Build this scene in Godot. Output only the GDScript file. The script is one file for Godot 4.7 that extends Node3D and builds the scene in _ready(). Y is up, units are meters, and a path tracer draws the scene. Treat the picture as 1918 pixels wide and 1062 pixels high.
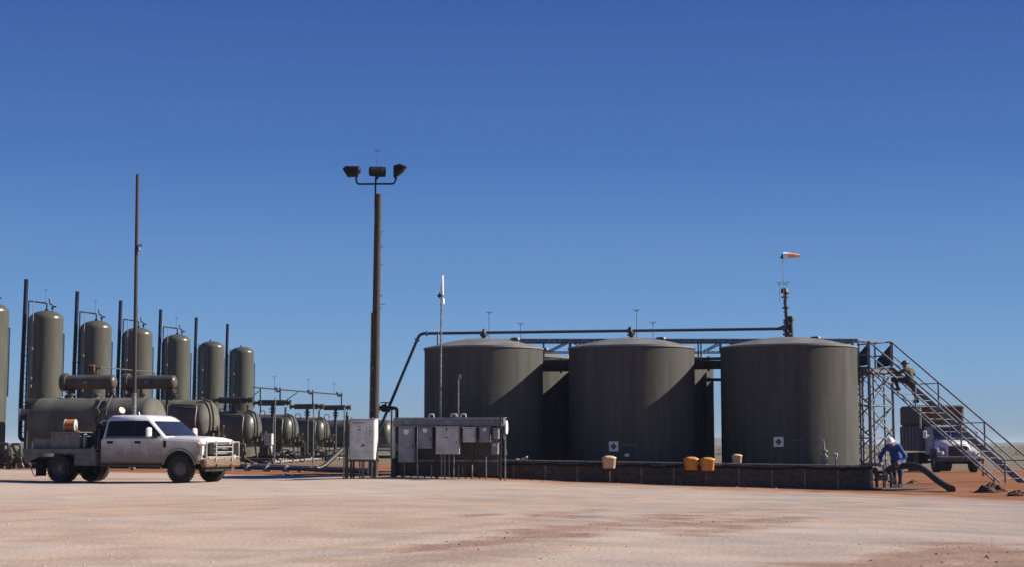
extends Node3D

const F := 2940.0            # focal length in photograph pixels (1918 wide)
const EYE := 1.4
var pitch := atan(300.0 / 2940.0)
var used := {}
var M := {}
var soft_noise := FastNoiseLite.new()
var fine_noise := FastNoiseLite.new()


# ---------------------------------------------------------------- mesh builder
class MB:
	var st := SurfaceTool.new()
	var gid := 1
	var col := Color.WHITE
	var us := Vector2.ONE

	func _init() -> void:
		st.begin(Mesh.PRIMITIVE_TRIANGLES)

	func v(p: Vector3) -> void:
		st.set_color(col)
		st.set_uv(Vector2(p.x, p.y) * us)
		st.add_vertex(p)

	func tri(a: Vector3, b: Vector3, c: Vector3) -> void:   # counter-clockwise from outside
		v(a); v(c); v(b)

	func flat() -> void:
		st.set_smooth_group(-1)

	func smooth() -> void:
		gid += 1
		st.set_smooth_group(gid)

	func quad(a: Vector3, b: Vector3, c: Vector3, d: Vector3) -> void:
		tri(a, b, c); tri(a, c, d)

	func out(pts: Array, mid: Vector3) -> void:             # a convex face turned away from mid
		var n: Vector3 = (pts[1] - pts[0]).cross(pts[2] - pts[0])
		if n.dot(pts[0] - mid) < 0.0:
			pts.reverse()
		for i in range(1, pts.size() - 1):
			tri(pts[0], pts[i], pts[i + 1])

	func box(c: Vector3, s: Vector3, bv := 0.0, b := Basis()) -> void:
		flat()
		var h := s * 0.5
		bv = min(bv, min(h.x, min(h.y, h.z)) * 0.9)
		var i := h - Vector3(bv, bv, bv)
		var f := func(k: int, x: int, y: int, z: int) -> Vector3:
			return c + b * Vector3(x * (h.x if k == 0 else i.x), y * (h.y if k == 1 else i.y), z * (h.z if k == 2 else i.z))
		for s1 in [-1, 1]:
			out([f.call(0, s1, -1, -1), f.call(0, s1, 1, -1), f.call(0, s1, 1, 1), f.call(0, s1, -1, 1)], c)
			out([f.call(1, -1, s1, -1), f.call(1, 1, s1, -1), f.call(1, 1, s1, 1), f.call(1, -1, s1, 1)], c)
			out([f.call(2, -1, -1, s1), f.call(2, 1, -1, s1), f.call(2, 1, 1, s1), f.call(2, -1, 1, s1)], c)
		if bv <= 0.0:
			return
		for p in [-1, 1]:
			for q in [-1, 1]:
				out([f.call(0, p, q, -1), f.call(0, p, q, 1), f.call(1, p, q, 1), f.call(1, p, q, -1)], c)
				out([f.call(0, p, -1, q), f.call(0, p, 1, q), f.call(2, p, 1, q), f.call(2, p, -1, q)], c)
				out([f.call(1, -1, p, q), f.call(1, 1, p, q), f.call(2, 1, p, q), f.call(2, -1, p, q)], c)
				for r in [-1, 1]:
					out([f.call(0, p, q, r), f.call(1, p, q, r), f.call(2, p, q, r)], c)

	func bar(a: Vector3, b: Vector3, w: float, h: float, bv := 0.0) -> void:   # a rectangular bar from a to b
		var d := b - a
		var y := d.normalized()
		var x := y.cross(Vector3.UP)
		if x.length() < 0.01:
			x = Vector3.RIGHT
		x = x.normalized()
		box((a + b) * 0.5, Vector3(w, d.length(), h), bv, Basis(x, y, x.cross(y)))

	func ring(c: Vector3, x: Vector3, z: Vector3, r: float, n: int) -> PackedVector3Array:
		var o := PackedVector3Array()
		for k in n:
			var t := TAU * k / n
			o.append(c + x * (cos(t) * r) + z * (sin(t) * r))
		return o

	func band(p: PackedVector3Array, q: PackedVector3Array) -> void:    # from ring p to ring q, q lies ahead
		var n := p.size()
		for k in n:
			var j := (k + 1) % n
			quad(p[k], q[k], q[j], p[j])

	func cap(p: PackedVector3Array, flip: bool) -> void:
		flat()
		var c := Vector3.ZERO
		for q in p:
			c += q
		c /= p.size()
		for k in p.size():
			var j := (k + 1) % p.size()
			if flip:
				tri(c, p[j], p[k])
			else:
				tri(c, p[k], p[j])

	func tube(a: Vector3, b: Vector3, r0: float, r1 := -1.0, n := 10, caps := true) -> void:
		path([a, b], r0, n, caps, r1)

	func path(pts: Array, r: float, n := 8, caps := true, r1 := -1.0) -> void:
		if r1 < 0.0:
			r1 = r
		var d: Vector3 = (pts[1] - pts[0]).normalized()
		var x := d.cross(Vector3.UP if abs(d.y) < 0.95 else Vector3.RIGHT).normalized()
		smooth()
		var last := PackedVector3Array()
		for k in pts.size():
			var d0: Vector3 = (pts[max(k, 1)] - pts[max(k, 1) - 1]).normalized()
			var d1: Vector3 = (pts[min(k, pts.size() - 2) + 1] - pts[min(k, pts.size() - 2)]).normalized()
			var t := (d0 + d1).normalized()
			x = (x - t * x.dot(t)).normalized()
			var z := x.cross(t)
			var rr: float = lerp(r, r1, float(k) / (pts.size() - 1))
			var now := ring(pts[k], x, z, rr, n)
			if k > 0:
				band(last, now)
			elif caps:
				cap(now, false); st.set_smooth_group(gid)
			last = now
		if caps:
			cap(last, true)

	func lathe(prof: Array, n: int, xf := Transform3D()) -> void:   # (radius, height) from the bottom outside to the top
		smooth()
		var X := xf.basis.x; var Z := xf.basis.z
		var last := PackedVector3Array()
		var dir := Vector2.ZERO
		for k in prof.size():
			var p: Vector2 = prof[k]
			var now := ring(xf * Vector3(0, p.y, 0), X, -Z, max(p.x, 0.0001), n)
			if k > 0:
				var d: Vector2 = (p - prof[k - 1]).normalized()
				if dir != Vector2.ZERO and dir.dot(d) < 0.8:
					smooth()
				dir = d
				for j in n:
					var i := (j + 1) % n
					if prof[k - 1].x > 0.0002:
						tri(last[j], last[i], now[i])
					if p.x > 0.0002:
						tri(last[j], now[i], now[j])
			last = now

	func prism(poly: PackedVector2Array, z0: float, z1: float, bv := 0.0, xf := Transform3D()) -> void:
		if Geometry2D.is_polygon_clockwise(poly):
			poly.reverse()
		var n := poly.size()
		var inner := poly.duplicate()
		if bv > 0.0:
			for k in n:
				var e0 := (poly[k] - poly[(k + n - 1) % n]).normalized()
				var e1 := (poly[(k + 1) % n] - poly[k]).normalized()
				var m := Vector2(-e0.y, e0.x) + Vector2(-e1.y, e1.x)
				inner[k] = poly[k] + m * (bv / max(0.4, m.length_squared() * 0.5))
		var t3 := func(p: Vector2, z: float) -> Vector3:
			return xf * Vector3(p.x, p.y, z)
		flat()
		var ix := Geometry2D.triangulate_polygon(inner)
		for k in range(0, ix.size(), 3):
			var a := inner[ix[k]]; var b := inner[ix[k + 1]]; var c := inner[ix[k + 2]]
			if (b - a).cross(c - a) < 0.0:
				var s := b; b = c; c = s
			tri(t3.call(a, z1), t3.call(b, z1), t3.call(c, z1))
			tri(t3.call(a, z0), t3.call(c, z0), t3.call(b, z0))
		var rows := [[inner, z0], [poly, z0 + bv], [poly, z1 - bv], [inner, z1]] if bv > 0.0 else [[poly, z0], [poly, z1]]
		for r in rows.size() - 1:
			flat()
			var dirl := Vector2.ZERO
			for k in n:
				var j := (k + 1) % n
				var d := (poly[j] - poly[k]).normalized()
				if dirl.dot(d) < 0.86:
					smooth()
				dirl = d
				quad(t3.call(rows[r][0][k], rows[r][1]), t3.call(rows[r][0][j], rows[r][1]), t3.call(rows[r + 1][0][j], rows[r + 1][1]), t3.call(rows[r + 1][0][k], rows[r + 1][1]))

	func loft(rings: Array, cap0 := true, cap1 := true, rounded := true) -> void:   # rings counter-clockwise seen from the last
		for k in range(1, rings.size()):
			if rounded and k == 1:
				smooth()
			elif not rounded:
				flat()
			var p: PackedVector3Array = rings[k - 1]; var q: PackedVector3Array = rings[k]
			for i in p.size():
				var j := (i + 1) % p.size()
				quad(p[i], p[j], q[j], q[i])
		if cap0:
			cap(rings[0], true)
		if cap1:
			cap(rings[-1], false)

	func ball(c: Vector3, r: Vector3, n := 12, m := 7) -> void:
		var prof := []
		for k in m + 1:
			var t := PI * k / m - PI / 2
			prof.append(Vector2(max(cos(t), 0.0), sin(t)))
		lathe(prof, n, Transform3D(Basis.from_scale(r), c))

	func flange(c: Vector3, d: Vector3, r: float, w: float, n := 12) -> void:
		tube(c - d * w * 0.5, c + d * w * 0.5, r, r, n)

	func mesh() -> ArrayMesh:
		st.index()
		st.generate_normals()
		return st.commit()


static func bend(pts: Array, rad: float, k := 4) -> Array:      # rounds the corners of a polyline
	var o := [pts[0]]
	for i in range(1, pts.size() - 1):
		var p: Vector3 = pts[i]
		var a: Vector3 = (pts[i - 1] - p)
		var b: Vector3 = (pts[i + 1] - p)
		var l: float = min(rad, min(a.length(), b.length()) * 0.45)
		a = p + a.normalized() * l
		b = p + b.normalized() * l
		for j in k + 1:
			var t := float(j) / k
			o.append(a.lerp(p, t).lerp(p.lerp(b, t), t))
	o.append(pts[-1])
	return o


# ---------------------------------------------------------------- naming
func numbered(called: String) -> String:
	var n: int = used.get(called, 0)
	used[called] = n + 1
	return called if n == 0 else "%s_%03d" % [called, n]


func tag(o: Node, label: String, category: String, group := "") -> Node:
	o.set_meta("label", label)
	o.set_meta("category", category)
	if group != "":
		o.set_meta("group", group)
	return o


func thing(called: String, label: String, category: String, at := Vector3.ZERO, turn := 0.0, group := "") -> Node3D:
	var o := Node3D.new()
	o.name = numbered(called)
	add_child(o, true)
	o.position = at
	o.rotation.y = turn
	tag(o, label, category, group)
	return o


func obj(called: String, mb, m: Material, parent: Node = null) -> MeshInstance3D:
	var o := MeshInstance3D.new()
	o.mesh = mb.mesh() if mb is MB else mb
	o.material_override = m
	if parent == null:
		o.name = numbered(called)
		add_child(o, true)
	else:
		var k := 0
		var nm := called
		while parent.has_node(nm):
			k += 1
			nm = "%s_%03d" % [called, k]
		o.name = nm
		parent.add_child(o, true)
	return o


func copy(o: Node3D, at: Vector3, label: String) -> Node3D:
	var c: Node3D = o.duplicate()
	c.name = numbered(String(o.name).rstrip("0123456789_"))
	add_child(c, true)
	c.position = at
	c.set_meta("label", label)
	return c


# ---------------------------------------------------------------- placing
func P(px: float, py: float, d: float) -> Vector3:     # the point d metres away that shows at photograph pixel (px, py)
	var r := Vector3((px - 959.0) / F, (531.0 - py) / F, -1.0).rotated(Vector3.RIGHT, pitch)
	return Vector3(0, EYE, 0) + r * (d / -r.z)


func PG(px: float, py: float) -> Vector3:              # where the ground shows at that pixel
	var d := 40.0
	for k in 12:
		var q := P(px, 900.0, d)
		var r := Vector3((px - 959.0) / F, (531.0 - py) / F, -1.0).rotated(Vector3.RIGHT, pitch)
		d = lerp(d, (EYE - G(q.x, q.z)) / max(0.004, r.y / r.z), 0.7)
	var e := P(px, py, d)
	e.y = G(e.x, e.z)
	return e


func on_ground(v: Vector3) -> Vector3:
	return Vector3(v.x, G(v.x, v.z), v.z)


func G(x: float, z: float) -> float:
	var d := -z
	var y: float = 0.21 - 0.0256 * clamp(x + 0.5, 0.0, 12.5) - 0.003 * clamp(x + 0.5, -30.0, 0.0)
	y *= 1.0 - smoothstep(90.0, 400.0, d)
	y += 0.10 * exp(-pow((x + 2.6) / 4.6, 2.0) - pow((d - 53.0) / 5.0, 2.0))
	var e := Vector2((x - 15.8) / 3.6, (d - 52.5) / 5.5).length_squared()
	y += 0.22 * exp(-e)
	y += 0.05 * soft_noise.get_noise_2d(x * 6.0, z * 6.0) * (1.0 - smoothstep(60.0, 200.0, d))
	return y


# ---------------------------------------------------------------- materials
func noise_tex(freq: float, lo: Color, hi: Color, seed_: int, size := 256, oct := 4) -> NoiseTexture2D:
	var n := FastNoiseLite.new()
	n.seed = seed_
	n.noise_type = FastNoiseLite.TYPE_SIMPLEX_SMOOTH
	n.frequency = freq
	n.fractal_octaves = oct
	var t := NoiseTexture2D.new()
	t.width = size; t.height = size
	t.seamless = true
	t.noise = n
	var g := Gradient.new()
	g.offsets = PackedFloat32Array([0.15, 0.85])
	g.colors = PackedColorArray([lo, hi])
	t.color_ramp = g
	return t


func bump_tex(freq: float, strength: float, seed_: int, size := 256) -> NoiseTexture2D:
	var n := FastNoiseLite.new()
	n.seed = seed_
	n.frequency = freq
	n.fractal_octaves = 4
	var t := NoiseTexture2D.new()
	t.width = size; t.height = size
	t.seamless = true
	t.as_normal_map = true
	t.bump_strength = strength
	t.noise = n
	return t


func mat(called: String, c: Color, rough: float, metal := 0.0, tex: Texture2D = null, scale := Vector3.ONE, spec := 0.5) -> StandardMaterial3D:
	var m := StandardMaterial3D.new()
	m.resource_name = called
	m.albedo_color = c.linear_to_srgb()
	m.roughness = rough
	m.metallic = metal
	m.metallic_specular = spec
	if tex:
		m.albedo_texture = tex
		m.uv1_triplanar = true
		m.uv1_scale = scale
	M[called] = m
	return m


func make_materials() -> void:
	var wear := noise_tex(0.012, Color(0.80, 0.80, 0.80), Color(1, 1, 1), 3)
	var streak := noise_tex(0.02, Color(0.86, 0.86, 0.85), Color(1, 1, 1), 5)
	var blotch := noise_tex(0.03, Color(0.62, 0.60, 0.58), Color(1, 1, 1), 9)
	var dust := noise_tex(0.02, Color(0.82, 0.78, 0.74), Color(1, 1, 1), 12)
	var film := noise_tex(0.010, Color(0.88, 0.87, 0.84), Color(1, 1, 1), 15)
	mat("tank_paint", Color(0.082, 0.083, 0.078), 0.68, 0.0, streak, Vector3(0.6, 0.05, 0.6), 0.15)
	mat("tank_roof", Color(0.165, 0.165, 0.155), 0.6, 0.0, wear, Vector3(0.3, 0.3, 0.3))
	mat("vessel_paint", Color(0.083, 0.083, 0.067), 0.32, 0.0, streak, Vector3(0.5, 0.08, 0.5), 0.4)
	mat("vessel_paint_side", Color(0.088, 0.085, 0.07), 0.38, 0.0, wear, Vector3(0.35, 0.35, 0.35), 0.4)
	mat("vessel_paint_matte", Color(0.132, 0.130, 0.112), 0.75, 0.0, wear, Vector3(0.3, 0.3, 0.3), 0.2)
	mat("dark_pipe", Color(0.035, 0.034, 0.034), 0.5, 0.0, blotch, Vector3(1, 1, 1))
	mat("stack_blue", Color(0.010, 0.017, 0.050), 0.7, 0.0, wear, Vector3(0.7, 0.2, 0.7), 0.3)
	mat("blue_steel", Color(0.015, 0.020, 0.038), 0.6, 0.0, blotch, Vector3(0.7, 0.2, 0.7))
	mat("olive_pipe", Color(0.10, 0.095, 0.075), 0.45, 0.0, wear, Vector3(1, 1, 1))
	mat("bridle", Color(0.19, 0.185, 0.16), 0.5)
	mat("brown_pipe", Color(0.065, 0.045, 0.035), 0.6, 0.0, blotch, Vector3(1, 1, 1))
	mat("pale_pipe", Color(0.30, 0.30, 0.28), 0.45, 0.2, dust, Vector3(1, 1, 1))
	mat("galvanised", Color(0.30, 0.31, 0.33), 0.42, 0.55, blotch, Vector3(0.8, 0.8, 0.8))
	mat("stair_steel", Color(0.27, 0.30, 0.36), 0.6, 0.0, blotch, Vector3(0.8, 0.8, 0.8))
	mat("rust", Color(0.16, 0.075, 0.042), 0.8, 0.0, blotch, Vector3(1, 1, 1))
	mat("rust_dark", Color(0.05, 0.037, 0.03), 0.8, 0.0, blotch, Vector3(1.4, 1.4, 1.4))
	mat("wood_pole", Color(0.078, 0.063, 0.052), 0.9, 0.0, noise_tex(0.05, Color(0.5, 0.47, 0.45), Color(1, 1, 1), 21), Vector3(2.2, 0.12, 2.2))
	mat("black_metal", Color(0.009, 0.009, 0.012), 0.6, 0.0, null, Vector3.ONE, 0.3)
	mat("pipe_blue", Color(0.032, 0.040, 0.066), 0.55)
	mat("rubber", Color(0.022, 0.02, 0.019), 0.85, 0.0, dust, Vector3(2, 2, 2))
	mat("hose", Color(0.03, 0.033, 0.032), 0.55, 0.0, wear, Vector3(2, 2, 2))
	mat("cabinet_pale", Color(0.46, 0.48, 0.47), 0.5, 0.0, film, Vector3(0.9, 0.9, 0.9))
	mat("cabinet_white", Color(0.60, 0.63, 0.60), 0.5, 0.0, film, Vector3(0.9, 0.9, 0.9))
	mat("cabinet_grey", Color(0.21, 0.22, 0.245), 0.5, 0.0, film, Vector3(0.9, 0.9, 0.9))
	mat("cabinet_dim", Color(0.15, 0.155, 0.175), 0.5, 0.0, film, Vector3(0.9, 0.9, 0.9))
	mat("brown_panel", Color(0.055, 0.045, 0.04), 0.7, 0.0, wear, Vector3(1, 1, 1))
	mat("white_plastic", Color(0.75, 0.75, 0.73), 0.4)
	mat("label_white", Color(0.62, 0.62, 0.60), 0.6)
	mat("print_dark", Color(0.03, 0.035, 0.06), 0.6)
	mat("print_grey", Color(0.2, 0.2, 0.2), 0.7)
	mat("print_faded", Color(0.15, 0.15, 0.15), 0.7)
	mat("tub_yellow", Color(0.62, 0.30, 0.055), 0.5, 0.0, dust, Vector3(1.5, 1.5, 1.5))
	mat("tub_beige", Color(0.66, 0.52, 0.36), 0.5, 0.0, dust, Vector3(1.5, 1.5, 1.5))
	mat("orange", Color(0.62, 0.17, 0.03), 0.6, 0.0, dust, Vector3(2, 2, 2))
	mat("coil_orange", Color(0.42, 0.14, 0.035), 0.7, 0.0, dust, Vector3(2, 2, 2))
	mat("sock_orange", Color(0.78, 0.36, 0.17), 0.8)
	M.sock_orange.backlight_enabled = true
	M.sock_orange.backlight = Color(0.4, 0.25, 0.15)
	mat("white_cloth", Color(0.78, 0.77, 0.74), 0.9)
	mat("wall_steel", Color(0.08, 0.064, 0.054), 0.65, 0.0, blotch, Vector3(0.6, 0.6, 0.6))
	mat("wall_post", Color(0.26, 0.235, 0.21), 0.55, 0.2, blotch, Vector3(1, 1, 1))
	mat("wall_rail", Color(0.42, 0.35, 0.29), 0.5, 0.3, blotch, Vector3(1, 1, 1))
	mat("mat_green", Color(0.07, 0.095, 0.085), 0.8, 0.0, wear, Vector3(1, 1, 1))
	mat("dark_dirt", Color(0.11, 0.05, 0.03), 0.95, 0.0, blotch, Vector3(1, 1, 1))
	mat("red_dirt", Color(0.34, 0.14, 0.075), 0.95, 0.0, blotch, Vector3(1, 1, 1))
	mat("concrete", Color(0.36, 0.33, 0.29), 0.9, 0.0, blotch, Vector3(1, 1, 1))
	# vehicles
	mat("paint_white", Color(0.72, 0.73, 0.74), 0.3, 0.0, noise_tex(0.02, Color(0.9, 0.88, 0.86), Color(1, 1, 1), 31), Vector3(0.6, 0.6, 0.6), 0.6)
	M.paint_white.clearcoat_enabled = true
	M.paint_white.clearcoat = 0.6
	M.paint_white.clearcoat_roughness = 0.15
	var dm := mat("paint_dusty", Color(1, 1, 1), 0.5)
	dm.albedo_texture = dust_image()
	dm.uv1_scale = Vector3(0.25, 0.5, 1)
	mat("bed_steel", Color(0.165, 0.16, 0.14), 0.6, 0.0, wear, Vector3(0.9, 0.9, 0.9))
	mat("bed_pale", Color(0.34, 0.335, 0.32), 0.55, 0.0, dust, Vector3(1.5, 1.5, 1.5))
	mat("dust_brown", Color(0.20, 0.135, 0.09), 0.9, 0.0, blotch, Vector3(1.5, 1.5, 1.5))
	mat("chrome_dull", Color(0.5, 0.5, 0.5), 0.3, 0.8)
	mat("rim_steel", Color(0.22, 0.19, 0.165), 0.55, 0.2, blotch, Vector3(3, 3, 3))
	mat("lens", Color(0.7, 0.72, 0.75), 0.1, 0.0, null, Vector3.ONE, 0.8)
	mat("amber_lens", Color(0.75, 0.28, 0.04), 0.2)
	mat("red_lens", Color(0.35, 0.02, 0.015), 0.2)
	var g := mat("glass_dark", Color(0.010, 0.011, 0.012), 0.06)
	g.metallic_specular = 0.35
	var w := mat("windscreen", Color(0.016, 0.02, 0.035), 0.04)
	w.metallic_specular = 0.8
	mat("box_grey", Color(0.12, 0.12, 0.13), 0.65, 0.0, blotch, Vector3(0.5, 0.5, 0.5))
	mat("box_brown", Color(0.07, 0.05, 0.038), 0.75, 0.0, blotch, Vector3(0.5, 0.5, 0.5))
	mat("box_rust", Color(0.17, 0.055, 0.022), 0.8, 0.0, blotch, Vector3(0.6, 0.6, 0.6))
	mat("cab_blue", Color(0.30, 0.35, 0.46), 0.4, 0.0, dust, Vector3(0.6, 0.6, 0.6))
	# people
	var bm := mat("clothing", Color(1, 1, 1), 0.9, 0.0, noise_tex(0.03, Color(0.75, 0.75, 0.75), Color(1, 1, 1), 41), Vector3(2, 2, 2))
	bm.vertex_color_use_as_albedo = true
	mat("hard_hat", Color(0.82, 0.82, 0.80), 0.3)
	mat("hat_olive", Color(0.06, 0.062, 0.05), 0.5)


func dust_image() -> ImageTexture:          # v covers 0..2 m of height, u 4 m of length; white paint under road dust
	var im := Image.create(512, 256, false, Image.FORMAT_RGB8)
	var n := FastNoiseLite.new()
	n.seed = 77; n.frequency = 0.012; n.fractal_octaves = 5
	for y in 256:
		for x in 512:
			var h := y / 256.0 * 2.0
			var k := n.get_noise_2d(x, y * 1.6)
			var k2 := n.get_noise_2d(x * 5.0 + 900.0, y * 5.0)
			var dust: float = clamp(1.0 - smoothstep(0.62, 1.5, h + 0.22 * k), 0.0, 1.0)
			dust = clamp(dust * (0.95 + 0.12 * k2) + 0.10 + 0.05 * k2, 0.0, 1.0)
			var c := Color(0.66, 0.655, 0.615).lerp(Color(0.23, 0.19, 0.132), dust * 0.95)
			im.set_pixel(x, y, c.linear_to_srgb())
	return ImageTexture.create_from_image(im)


# ---------------------------------------------------------------- ground
var streaks := []

func ground_color(x: float, z: float) -> Color:
	var d := -z
	var n1 := soft_noise.get_noise_2d(x * 3.0, z * 3.0)
	var n2 := soft_noise.get_noise_2d(x * 11.0 + 300.0, z * 11.0)
	var n3 := fine_noise.get_noise_2d(x * 22.0, z * 22.0)
	var drag := fine_noise.get_noise_2d(x * 3.2 + z * 1.1, z * 16.0 - x * 4.0)      # wheels drag the dust along the pad
	var pale := Color(0.475, 0.405, 0.352)
	var pink := Color(0.43, 0.332, 0.265)
	var grey := Color(0.33, 0.288, 0.268)
	var redden := Color(0.285, 0.195, 0.155)
	var red := Color(0.245, 0.105, 0.054)
	var c := pale.lerp(pink, clamp(0.45 + 1.3 * n1 + 0.7 * drag - x * 0.012, 0.0, 1.0))
	c = c.lerp(grey, clamp(0.26 + 0.6 * n2 + x * 0.06 - 0.2 * drag, 0.0, 0.95))
	c = c.lerp(Color(0.43, 0.315, 0.235), clamp(0.9 * drag + 0.8 * n3 - 0.12, 0.0, 0.65))
	c = c * (1.0 + 0.17 * n3 + 0.10 * drag)
	var r := 0.0
	for s in streaks:                     # churned reddish ruts
		var a: Vector2 = s[0]; var b: Vector2 = s[1]
		var q := Vector2(x, z)
		var t: float = clamp((q - a).dot(b - a) / (b - a).length_squared(), 0.0, 1.0)
		var e: float = (q - a.lerp(b, t)).length() / s[2]
		r = max(r, s[3] * (1.0 - smoothstep(0.1, 1.45, e + 1.1 * n3 + 0.5 * n2)))
	c = c.lerp(redden * (1.0 + 0.25 * n3), clamp(r, 0.0, 0.9))
	# the pale pad ends in front of the tanks; red earth beyond, then dry grassland
	var edge := 51.2 - 0.9 * x if x < 0.0 else (51.2 - 0.36 * x if x < 12.0 else 46.9 - 2.4 * (x - 12.0))
	edge = max(edge, 37.5) + 1.6 * n2 + 1.0 * n3
	var rim := 1.0 - smoothstep(0.0, 4.6, edge - d + 0.8 * n3)
	c = c.lerp(Color(0.32, 0.185, 0.12), 0.88 * rim)
	var beyond := smoothstep(-0.5, 0.6, d - edge)
	var rr := red.lerp(Color(0.27, 0.15, 0.095), clamp(0.3 + 1.0 * n2 + 0.5 * n1, 0.0, 0.8)) * (1.0 + 0.22 * n3)
	c = c.lerp(rr, beyond)
	var g := smoothstep(80.0, 108.0, d + 14.0 * n1 + 8.0 * n2)
	var grass := Color(0.165, 0.16, 0.12).lerp(Color(0.20, 0.17, 0.125), clamp(0.5 + 1.2 * n1 + 0.5 * n2, 0.0, 1.0))
	return c.lerp(grass, g)


func ground_lines(a: float, b: float, step: float, far: float) -> PackedFloat32Array:
	var o := PackedFloat32Array()
	var x := a
	while x <= b:
		o.append(x)
		x += step
	var s := step
	while x < far:
		s *= 1.28
		x += s
		o.append(x)
	return o


func make_ground() -> void:
	var dz := ground_lines(12.0, 66.0, 0.16, 7000.0)
	var right := ground_lines(0.0, 22.0, 0.2, 6000.0)
	var xs := PackedFloat32Array()
	for k in range(right.size() - 1, 0, -1):
		xs.append(-right[k])
	xs.append_array(right)
	var ds := PackedFloat32Array([-300.0, -80.0, -20.0, -5.0, 0.0, 3.0, 5.0, 7.0, 8.5, 10.0, 11.0])
	ds.append_array(dz)
	var nx := xs.size(); var nd := ds.size()
	var verts := PackedVector3Array(); var cols := PackedColorArray(); var norms := PackedVector3Array()
	verts.resize(nx * nd); cols.resize(nx * nd); norms.resize(nx * nd)
	for j in nd:
		for i in nx:
			var x := xs[i]; var z := -ds[j]
			var y := G(x, z)
			if ds[j] > 8.0 and ds[j] < 70.0 and abs(x) < 30.0:
				y += 0.004 * fine_noise.get_noise_2d(x * 30.0, z * 30.0) + 0.008 * fine_noise.get_noise_2d(x * 9.0, z * 14.0)
				for s in streaks:
					var a: Vector2 = s[0]; var b: Vector2 = s[1]
					var t: float = clamp((Vector2(x, z) - a).dot(b - a) / (b - a).length_squared(), 0.0, 1.0)
					var e: float = (Vector2(x, z) - a.lerp(b, t)).length() / s[2]
					if e < 2.0 and s[3] > 0.35:
						y += s[3] * 0.035 * (fine_noise.get_noise_2d(x * 55.0, z * 55.0) - 0.2) * (1.0 - smoothstep(0.3, 1.6, e))
			verts[j * nx + i] = Vector3(x, y, z)
			cols[j * nx + i] = ground_color(x, z)
	for j in nd:
		for i in nx:
			var a := verts[j * nx + max(i - 1, 0)]; var b := verts[j * nx + min(i + 1, nx - 1)]
			var c := verts[max(j - 1, 0) * nx + i]; var e := verts[min(j + 1, nd - 1) * nx + i]
			norms[j * nx + i] = (b - a).cross(e - c).normalized()
	var ix := PackedInt32Array()
	for j in nd - 1:
		for i in nx - 1:
			var a := j * nx + i
			ix.append_array([a, a + nx + 1, a + 1, a, a + nx, a + nx + 1])
	var arr := []
	arr.resize(Mesh.ARRAY_MAX)
	arr[Mesh.ARRAY_VERTEX] = verts; arr[Mesh.ARRAY_NORMAL] = norms; arr[Mesh.ARRAY_COLOR] = cols; arr[Mesh.ARRAY_INDEX] = ix
	var me := ArrayMesh.new()
	me.add_surface_from_arrays(Mesh.PRIMITIVE_TRIANGLES, arr)
	var m := StandardMaterial3D.new()
	m.vertex_color_use_as_albedo = true
	m.roughness = 0.97
	m.metallic_specular = 0.15
	m.albedo_texture = noise_tex(0.06, Color(0.84, 0.83, 0.82), Color(1, 1, 1), 51, 512, 5)
	m.uv1_triplanar = true; m.uv1_world_triplanar = true
	m.uv1_scale = Vector3(0.37, 0.37, 0.37)
	m.normal_enabled = true
	m.normal_texture = bump_tex(0.07, 5.0, 52, 512)
	m.normal_scale = 0.16
	var o := obj("ground", me, m)
	o.set_meta("kind", "structure")
	o.set_meta("label", "flat pale caliche pad with reddish ruts, red earth and dry grassland beyond")


func rock_mesh(seed_: int) -> ArrayMesh:
	var r := RandomNumberGenerator.new()
	r.seed = seed_
	var b := MB.new()
	b.flat()
	var rings := []
	for k in 4:
		var p := PackedVector3Array()
		var t := -0.45 + 0.5 * k
		for i in 6:
			var a := TAU * i / 6.0
			var q := (0.85 if k < 2 else 0.62 if k == 2 else 0.25) * r.randf_range(0.75, 1.15)
			p.append(Vector3(cos(a) * q, t * 0.55, -sin(a) * q))
		rings.append(p)
	b.loft(rings, false, true, false)
	return b.mesh()


func scatter(called: String, label: String, mesh: Mesh, m: Material, spots: Array) -> void:
	var mm := MultiMesh.new()
	mm.transform_format = MultiMesh.TRANSFORM_3D
	mm.mesh = mesh
	mm.instance_count = spots.size()
	for k in spots.size():
		mm.set_instance_transform(k, spots[k])
	var o := MultiMeshInstance3D.new()
	o.multimesh = mm
	o.material_override = m
	o.name = numbered(called)
	add_child(o, true)
	tag(o, label, "stones" if called != "scrub_brush" else "scrub")
	o.set_meta("kind", "stuff")


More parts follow.
